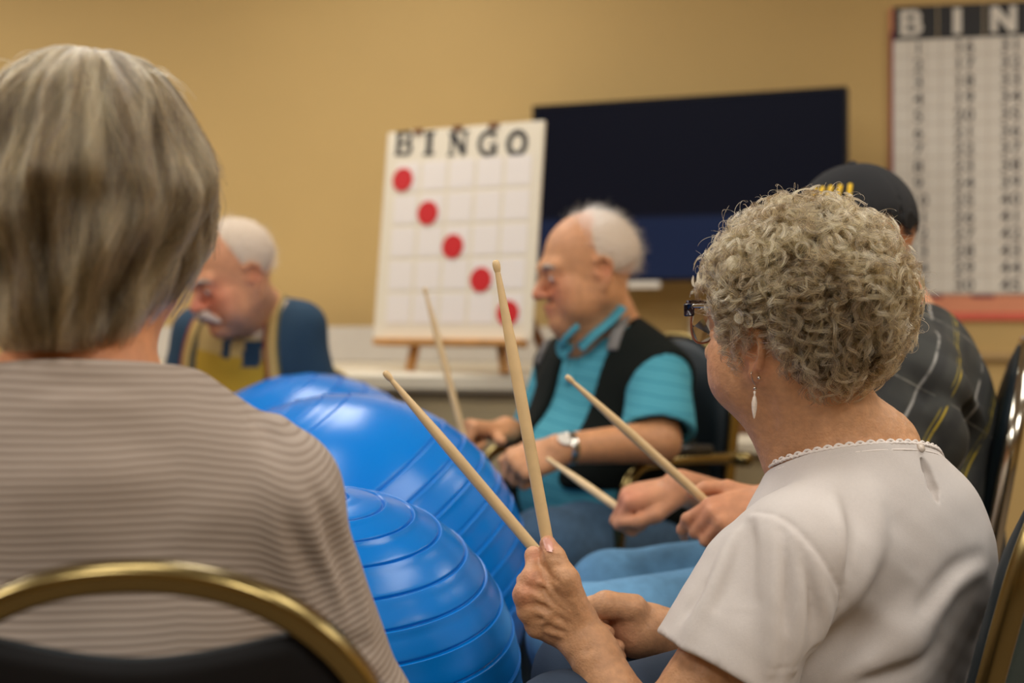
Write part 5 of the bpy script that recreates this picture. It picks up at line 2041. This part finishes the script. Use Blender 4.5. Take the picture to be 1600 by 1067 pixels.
def core3(e):
    return [el(W(388, 580, 3.58), A(0.125, 0.175, 0.19) + e, R3, 0.02), el(W(384, 700, 3.58), A(0.135, 0.175, 0.18) + e, R3, 0.06), el(P3 + A(0, 0, 0.05), A(0.15, 0.18, 0.15) + e, R3, 0.06),
            rc(W(420, 500, 3.56), SL3, 0.052 + e, 0.052 + e, 0.05), rc(W(370, 505, 3.57), SR3, 0.052 + e, 0.052 + e, 0.05)]


hl3, _ = hand_ops(WL3, A(0.1, -0.8, -0.5), A(0, -0.4, 0.9), 'L')
hr3, _ = hand_ops(WR3, A(0.3, -0.8, -0.4), A(0, -0.4, 0.9), 'R')
nk3 = [rc(h3(-0.02, 0, -0.05), W(405, 480, 3.56), 0.055, 0.06, 0.03), rc(h3(0.02, 0, -0.08), W(385, 500, 3.5), 0.05, 0.055, 0.03)]
body3 = head_ops(h3, nose=1.0, full=1.2) + nk3 + core3(-0.014) + [rc(SL3, EL3, 0.046, 0.042, 0.02), rc(EL3, WL3, 0.042, 0.028, 0.02), rc(SR3, ER3, 0.046, 0.042, 0.02), rc(ER3, WR3, 0.042, 0.028, 0.02)] + hl3 + hr3
b3c = [(h3(0.08, 0.03, -0.03), 0.07, (214, 108, 84), 0.75), (h3(0.118, 0, -0.04), 0.035, (216, 112, 96), 0.7), (h3(-0.01, 0.085, -0.01), 0.035, (196, 104, 74), 0.6), (h3(0.09, 0, -0.1), 0.04, (206, 112, 84), 0.5)]
sdfobj('body', body3, 0.005, M['skin'], p3, col=skin_col((208, 146, 106), b3c, 6))
for s_ in (1, -1):
    mb = MB()
    mb.lathe(h3(0.0835, s_ * 0.032, -0.006), h3.F - h3.U * 0.5, [(0.0001, 0.0126), (0.003, 0.0123)] + [(0.0126 * math.sin(a), 0.0126 * math.cos(a)) for a in np.linspace(0.35, 3.1, 10)], 20)
    mb.build('eye', M['eye'], p3, True)
    mb = MB()
    mb.tube(smooth_path([h3(0.099, s_ * 0.010, 0.013), h3(0.099, s_ * 0.03, 0.020), h3(0.084, s_ * 0.052, 0.014)], 8), [0.003, 0.0045, 0.005, 0.005, 0.005, 0.0045, 0.004, 0.003], 8)
    mb.build('eyebrow', M['brow'], p3, True)
mo = []
for s_ in (1, -1):
    mo += chain([h3(0.110, 0.002 * s_, -0.055), h3(0.106, 0.016 * s_, -0.060), h3(0.092, 0.036 * s_, -0.080)], [0.0085, 0.0105, 0.006], 0.006)
mo.append(('f', lambda P, f: f - 0.0012 * wob(P, 700, 41), None, 0, 0))
sdfobj('moustache', mo, 0.0022, M['moustache'], p3, label='white moustache')
shirt3 = []
for s_, e_, w_ in ((SL3, EL3, WL3), (SR3, ER3, WR3)):
    shirt3 += [rc(s_, e_, 0.064, 0.058, 0.03), rc(e_, w_, 0.058, 0.045, 0.02)]
shirt3 = [group(shirt3, 0.02), group(core3(0.008), 0.025)]
bs3 = list(shirt3)
shirt3.append(rc(W(392, 440, 3.54), W(388, 497, 3.53), 0.060, 0.062, 0.006, 's'))
shirt3.append(('f', lambda P, f: f - 0.003 * wob(P, 38, 51), None, 0, 0))


def col3(V):
    q = (V - W(386, 560, 3.45)) @ R3.T
    lat, up = q[:, 1], q[:, 2]
    navy, must, cream, tan = (np.array(srgb(*c)) for c in ((34, 62, 84), (190, 152, 44), (206, 186, 160), (196, 166, 104)))
    c = np.repeat(navy[None], len(V), 0)
    body = (lat > -0.135) & (lat < 0.050) & (q[:, 0] > -0.12)
    c[body] = must
    c[body & (up > 0.004)] = tan
    c[body & (up > 0.052) & (lat > -0.02)] = cream
    c[body & (lat > -0.006) & (lat < 0.036) & (up > -0.018) & (up < 0.046)] = navy
    c[body & (np.abs(lat + 0.05) < 0.011) & (up > -0.002)] = navy
    c[body & (np.linalg.norm(q - A(0.02, -0.025, 0.115), axis=1) < 0.072)] = navy
    c[up < -0.12] = np.array(srgb(60, 60, 64))
    return c


sh3 = sdfobj('colour_block_shirt', shirt3, 0.005, M['colattr'], p3, col=col3, label='navy, cream and mustard shirt')


def strap(pp, name_, parent, ops_, w=0.018):
    P_ = smooth_path([q for q in project(ops_, hits(ops_, pp), 0.003) if q[1] < 3.9], 26)
    lat = nrm(P_[-1] - P_[0])
    G_ = grad(ops_, P_)
    side = np.cross(G_, np.gradient(P_, axis=0))
    side /= np.linalg.norm(side, axis=1)[:, None]
    out = None
    for nm, m_, o_, hw in (('strap_band', M_STRAP, 0.0, w), ('strap_edge', M_EDGE, -w * 0.82, w * 0.16), ('strap_edge', M_EDGE2, w * 0.82, w * 0.16)):
        V, F_ = [], []
        for i in range(26):
            lift_ = 0.002 if nm == 'strap_band' else 0.0032
            a = P_[i] + side[i] * (o_ - hw) + G_[i] * 0.0
            b = P_[i] + side[i] * (o_ + hw)
            V += [a, a + G_[i] * lift_, b + G_[i] * lift_, b]
        for i in range(25):
            k = i * 4
            for a, b in ((0, 1), (1, 2), (2, 3)):
                F_.append((k + a, k + b, k + 4 + b, k + 4 + a))
        o__ = meshobj(nm if out else name_, V, F_, m_, out or parent, True)
        out = out or o__
    return out


M_STRAP = mat('tan_webbing', srgb(196, 164, 100), 0.9)
M_EDGE = mat('rust_webbing', srgb(150, 62, 40), 0.9)
M_EDGE2 = mat('green_webbing', srgb(92, 92, 60), 0.9)
strap([(436, 462), (429, 480), (425, 503), (423, 540), (427, 580), (436, 640)], 'suspender', p3, bs3)
strap([(318, 492), (308, 508), (300, 530), (293, 560), (290, 600), (292, 640)], 'suspender', p3, bs3)
hip3 = [P3 + R3[1] * 0.09 - A(0, 0, 0.02), P3 - R3[1] * 0.09 - A(0, 0, 0.02)]
kn3 = [A(-0.06, 3.48, 0.53), A(-0.98, 3.42, 0.53)]
an3 = [A(-0.02, 3.46, 0.08), A(-1.02, 3.40, 0.08)]
trousers('trousers', p3, hip3, kn3, an3, M['khaki'])
for a in an3:
    shoe(p3, a, (0, -1, 0))
wcap = [h3.el((-0.022, 0, 0.030), (0.100, 0.0815, 0.093), 0.01), plane(h3(0.020, 0, 0.03), h3.F - h3.U * 0.3, 0.02), plane(h3(0, 0, -0.030), -h3.U - h3.F * 0.35, 0.01), h3.el((0.0, 0.085, -0.02), (0.034, 0.03, 0.040), 0.006, 's'), h3.el((0.0, -0.085, -0.02), (0.034, 0.03, 0.040), 0.006, 's')]
hb3 = sdfobj('hair', wcap, 0.005, M['scalp_white'], p3, label='short white hair')
short_hair('white_strand_mass', h3, 4200, np.random.default_rng(4), M['hair_white'], hb3, lambda d: reg2(d), 0.022, 0.00022, 0.3, lambda d: A(-1, 0, -0.3))

# ================================================================== the man in the black cap
p4 = empty('person', A(0.64, 2.45, 0), 'man in black cap and dark plaid shirt, mostly hidden behind the curly hair', 'person')
h4 = Fr(W(1336, 375, 2.46), (-0.97, -0.20, -0.08))
F4 = nrm((-1, -0.02, 0))
N4, P4 = W(1428, 478, 2.47), A(0.66, 2.45, 0.575)
R4 = frame3(N4, P4, F4)
SL4, SR4 = W(1432, 590, 2.27), W(1420, 572, 2.65)
EL4, WL4 = W(1395, 835, 2.20), W(1190, 800, 2.15)
ER4, WR4 = W(1310, 840, 2.62), W(1072, 805, 2.36)


def core4(e):
    return [el(W(1422, 680, 2.46), A(0.125, 0.19, 0.20) + e, R4, 0.02), el(W(1395, 830, 2.45), A(0.150, 0.19, 0.18) + e, R4, 0.06), el(P4 + A(0, 0, 0.04), A(0.15, 0.19, 0.15) + e, R4, 0.06),
            rc(W(1440, 540, 2.41), SL4, 0.056 + e, 0.058 + e, 0.05), rc(W(1432, 535, 2.53), SR4, 0.056 + e, 0.058 + e, 0.05)]


GA, GB = W(992, 812, 2.325), W(1112, 792, 2.135)       # where the sticks are pinched


def hand_at(grip, X, Z, side, gp, **kw):
    _, T0 = hand_ops(A(0, 0, 0), X, Z, side, **kw)
    w = grip - T0(*gp)
    o, T1 = hand_ops(w, X, Z, side, **kw)
    return o, T1, w


hA, TA, WR4 = hand_at(GA, A(-0.97, -0.02, -0.20), A(-0.15, -0.30, 0.94), 'R', (0.085, 0.036, -0.024), s=1.0, curl=(58, 85, 55))
hB, TB, WL4 = hand_at(GB, A(-0.93, -0.16, -0.28), A(-0.05, -0.70, 0.70), 'L', (0.080, 0.036, -0.020), curl=(50, 80, 50), icurl=(30, 45, 25), thumb='tilt', s=0.98)
body4 = head_ops(h4) + [rc(h4(-0.02, 0, -0.05), W(1405, 500, 2.47), 0.057, 0.066, 0.03), rc(h4(0.02, 0, -0.07), W(1380, 520, 2.45), 0.05, 0.06, 0.03)] + core4(-0.014) + [rc(SL4, EL4, 0.048, 0.043, 0.02), rc(EL4, WL4, 0.043, 0.028, 0.02), rc(SR4, ER4, 0.048, 0.043, 0.02), rc(ER4, WR4, 0.043, 0.030, 0.02)] + [group(hA, 0.008), group(hB, 0.008)]
b4c = [(TA(0.09, 0.02, 0.01), 0.05, (206, 118, 92), 0.5), (TB(0.09, 0.02, -0.02), 0.05, (212, 128, 104), 0.5), (TB(0.06, 0.1, -0.02), 0.02, (220, 142, 122), 0.5)]
sdfobj('body', body4, 0.0044, M['skin'], p4, col=skin_col((200, 140, 102), b4c, 8))
ax4 = nrm(EL4 - SL4)
ax4r = nrm(ER4 - SR4)
shirt4 = [rc(SL4, SL4 + ax4 * 0.2, 0.072, 0.078, 0.03), rc(SR4, SR4 + ax4r * 0.2, 0.072, 0.078, 0.03)]
shirt4 = [group(shirt4, 0.02), group(core4(0.010), 0.025)]
bs4 = list(shirt4)
for pp, r_, op_ in (([(1440, 590), (1470, 625), (1490, 660), (1500, 700)], 0.022, 's'), ([(1462, 585), (1500, 620), (1530, 660)], 0.02, 'u'), ([(1470, 640), (1485, 680), (1488, 720)], 0.014, 'u'), ([(1500, 640), (1515, 690), (1512, 740)], 0.016, 's')):
    shirt4 += ridge(bs4, pp, r_, 0.009, 0.03, op=op_)
shirt4.append(rc(W(1390, 420, 2.465), W(1415, 490, 2.47), 0.058, 0.062, 0.006, 's'))
shirt4.append(('f', lambda P, f: f - 0.004 * wob(P, 40, 61) - 0.0015 * wob(P, 90, 62), None, 0, 0))


def uv4(V):
    q = V - W(1432, 600, 2.46)
    return np.stack([0.86 * q[:, 0] - 0.50 * q[:, 2] , 0.5 * q[:, 0] + 0.86 * q[:, 2], q[:, 1]], 1)


sdfobj('plaid_shirt', shirt4, 0.006, M['plaid'], p4, vec={'uvw': uv4}, label='dark plaid shirt with thin yellow and pale lines', lo=A(-9, -9, 0.45))
hip4 = [A(0.62, 2.34, 0.555), A(0.62, 2.54, 0.555)]
kn4 = [A(0.10, 2.12, 0.530), A(0.17, 2.42, 0.533)]
an4 = [A(0.13, 2.12, 0.08), A(0.20, 2.46, 0.08)]
trousers('jeans', p4, hip4, kn4, an4, M['denim'], r=(0.092, 0.070, 0.058), h=0.007, folds=0.005, label='faded blue jeans')
for a in an4:
    shoe(p4, a, (-1, 0, 0))
# cap: six-panel crown, visor, button, embroidery
cc_ = A(-0.006, 0, 0.030)
cs_ = A(0.108, 0.087, 0.103)


def capf(P, f):
    q = h4.loc(P) - cc_
    a = np.arctan2(q[:, 1], q[:, 0])
    r = np.linalg.norm(q[:, :2], axis=1)
    return f + 0.0014 * np.exp(-((np.mod(a + math.pi / 6, math.pi / 3) - math.pi / 6) * r / 0.002) ** 2) - 0.0012 * wob(P, 60, 71)


crown = [h4.el(cc_, cs_, 0.01), plane(h4(0, 0, 0.014), h4.F * 0.28 - h4.U, 0.004), h4.el(cc_ - A(0, 0, 0.004), cs_ - 0.004, 0.003, 's'),
         h4.el((-0.116, 0, 0.000), (0.03, 0.034, 0.024), 0.004, 's'), ('f', capf, None, 0, 0)]
cp = sdfobj('cap', crown, 0.0036, M['cap'], p4, label='black cap with yellow lettering on the front')
mb = MB()
q_ = h4(*(cc_ + A(0, 0, cs_[2])))
mb.lathe(q_ - h4.U * 0.002, h4.U, [(0.0001, 0.006), (0.005, 0.005), (0.008, 0.002), (0.0085, -0.001)], 16)
mb.build('button', M['cap'], cp, True)
V, F_ = [], []
for j in range(8):
    for i in range(21):
        a = math.radians(-68 + 136 * i / 20)
        rr_ = 1 + 0.62 * (j / 7) * math.cos(a) ** 0.7
        V.append(h4(cc_[0] + cs_[0] * math.cos(a) * rr_, cs_[1] * math.sin(a) * (1 + 0.1 * j / 7), 0.030 - 0.016 * j / 7 - 0.35 * (cs_[1] * math.sin(a)) ** 2 / 0.1 * (j / 7)))
nV = len(V)
V += [v_ - h4.U * 0.003 for v_ in V]
for j in range(7):
    for i in range(20):
        a = j * 21 + i
        F_ += [(a, a + 1, a + 22, a + 21), (nV + a, nV + a + 21, nV + a + 22, nV + a + 1)]
for i in range(20):
    a = 7 * 21 + i
    F_.append((a, a + 1, nV + a + 1, nV + a))
meshobj('visor', V, F_, M['cap'], cp, True)
for k in range(5):
    a = math.radians(62 - 11 * k)
    u0 = 0.062
    P_ = []
    for t in np.linspace(0, 1, 5):
        u = u0 + 0.030 * t
        el_ = math.sqrt(max(1 - ((u - cc_[2]) / cs_[2]) ** 2, 0.01))
        aa = a + 0.05 * t
        P_.append(h4(cc_[0] + cs_[0] * el_ * math.cos(aa) * 1.012, cs_[1] * el_ * math.sin(aa) * 1.012, u))
    mb = MB()
    mb.tube(P_, 0.0042, 6)
    mb.build('embroidered_stroke', M['yellow'], cp, True)
P_ = [h4(cc_[0] + cs_[0] * 0.985 * math.cos(math.radians(a)), cs_[1] * 0.985 * math.sin(math.radians(a)), 0.047) for a in np.linspace(66, 20, 12)]
mb = MB()
mb.tube(P_, 0.0035, 6)
mb.build('embroidered_line', M['pink_thread'], cp, True)

# ------------------------------------------------------------------ chairs
make_chair(A(-0.297, 1.335, 0), (-0.06, 1, 0), 0.812, 0.192, 'brass framed banquet chair with dark back, under the woman in ribbed beige', M['gold'], M['vinyl'], M['blackvinyl'], gap=0.055, recl=0.07, fw=(0.0105, 0.012))
make_chair(A(0.42, 1.80, 0), (-0.80, 0.60, 0), 0.90, 0.205, 'brass framed banquet chair with dark teal pad, under the woman in white', M['gold'], M['vinyl'], M['vinylback'], gap=0.0, recl=0.11, fw=(0.005, 0.014), padth=0.03)
make_chair(A(0.60, 2.53, 0), (-0.95, 0.30, 0), 0.965, 0.215, 'chrome framed banquet chair with dark pad, under the man in the black cap', M['chrome'], M['vinyl'], M['vinylback'], gap=0.0, recl=0.08, fw=(0.006, 0.013))
make_chair(A(0.17, 3.12, 0), (-0.80, -0.60, 0), 0.965, 0.20, 'dark padded armchair with metal arms, under the man in teal', M['gold'], M['vinyl'], M['vinylback'], gap=0.0, arms=True, recl=0.05)
make_chair(A(-0.66, 3.70, 0), (-0.25, -1, 0), 0.88, 0.205, 'banquet chair almost hidden behind the man in suspenders', M['gold'], M['vinyl'], M['vinylback'], gap=0.0, recl=0.08)

# ------------------------------------------------------------------ drumsticks
make_stick(W(774, 406, 1.66), W(856, 850, 1.634), 0.406, 'upright sharp drumstick held by the woman in white, in front of the bingo board')
make_stick(W(600, 580, 1.80), W(842, 866, 1.79), 0.406, 'drumstick slanting across the middle blue ball, in the far hand of the woman in white')
make_stick(W(663, 449, 2.93), W(712, 635, 2.90), 0.40, 'drumstick held up by the far hand of the man in teal')
make_stick(W(855, 716, 2.55), GA, float(np.linalg.norm(W(855, 716, 2.55) - GA)) + 0.008, 'short looking drumstick in front of the wristwatch, held by the man in the cap')
make_stick(W(884, 587, 2.12), GB, 0.36, 'drumstick slanting before the teal sleeve, in the near hand of the man in the cap')
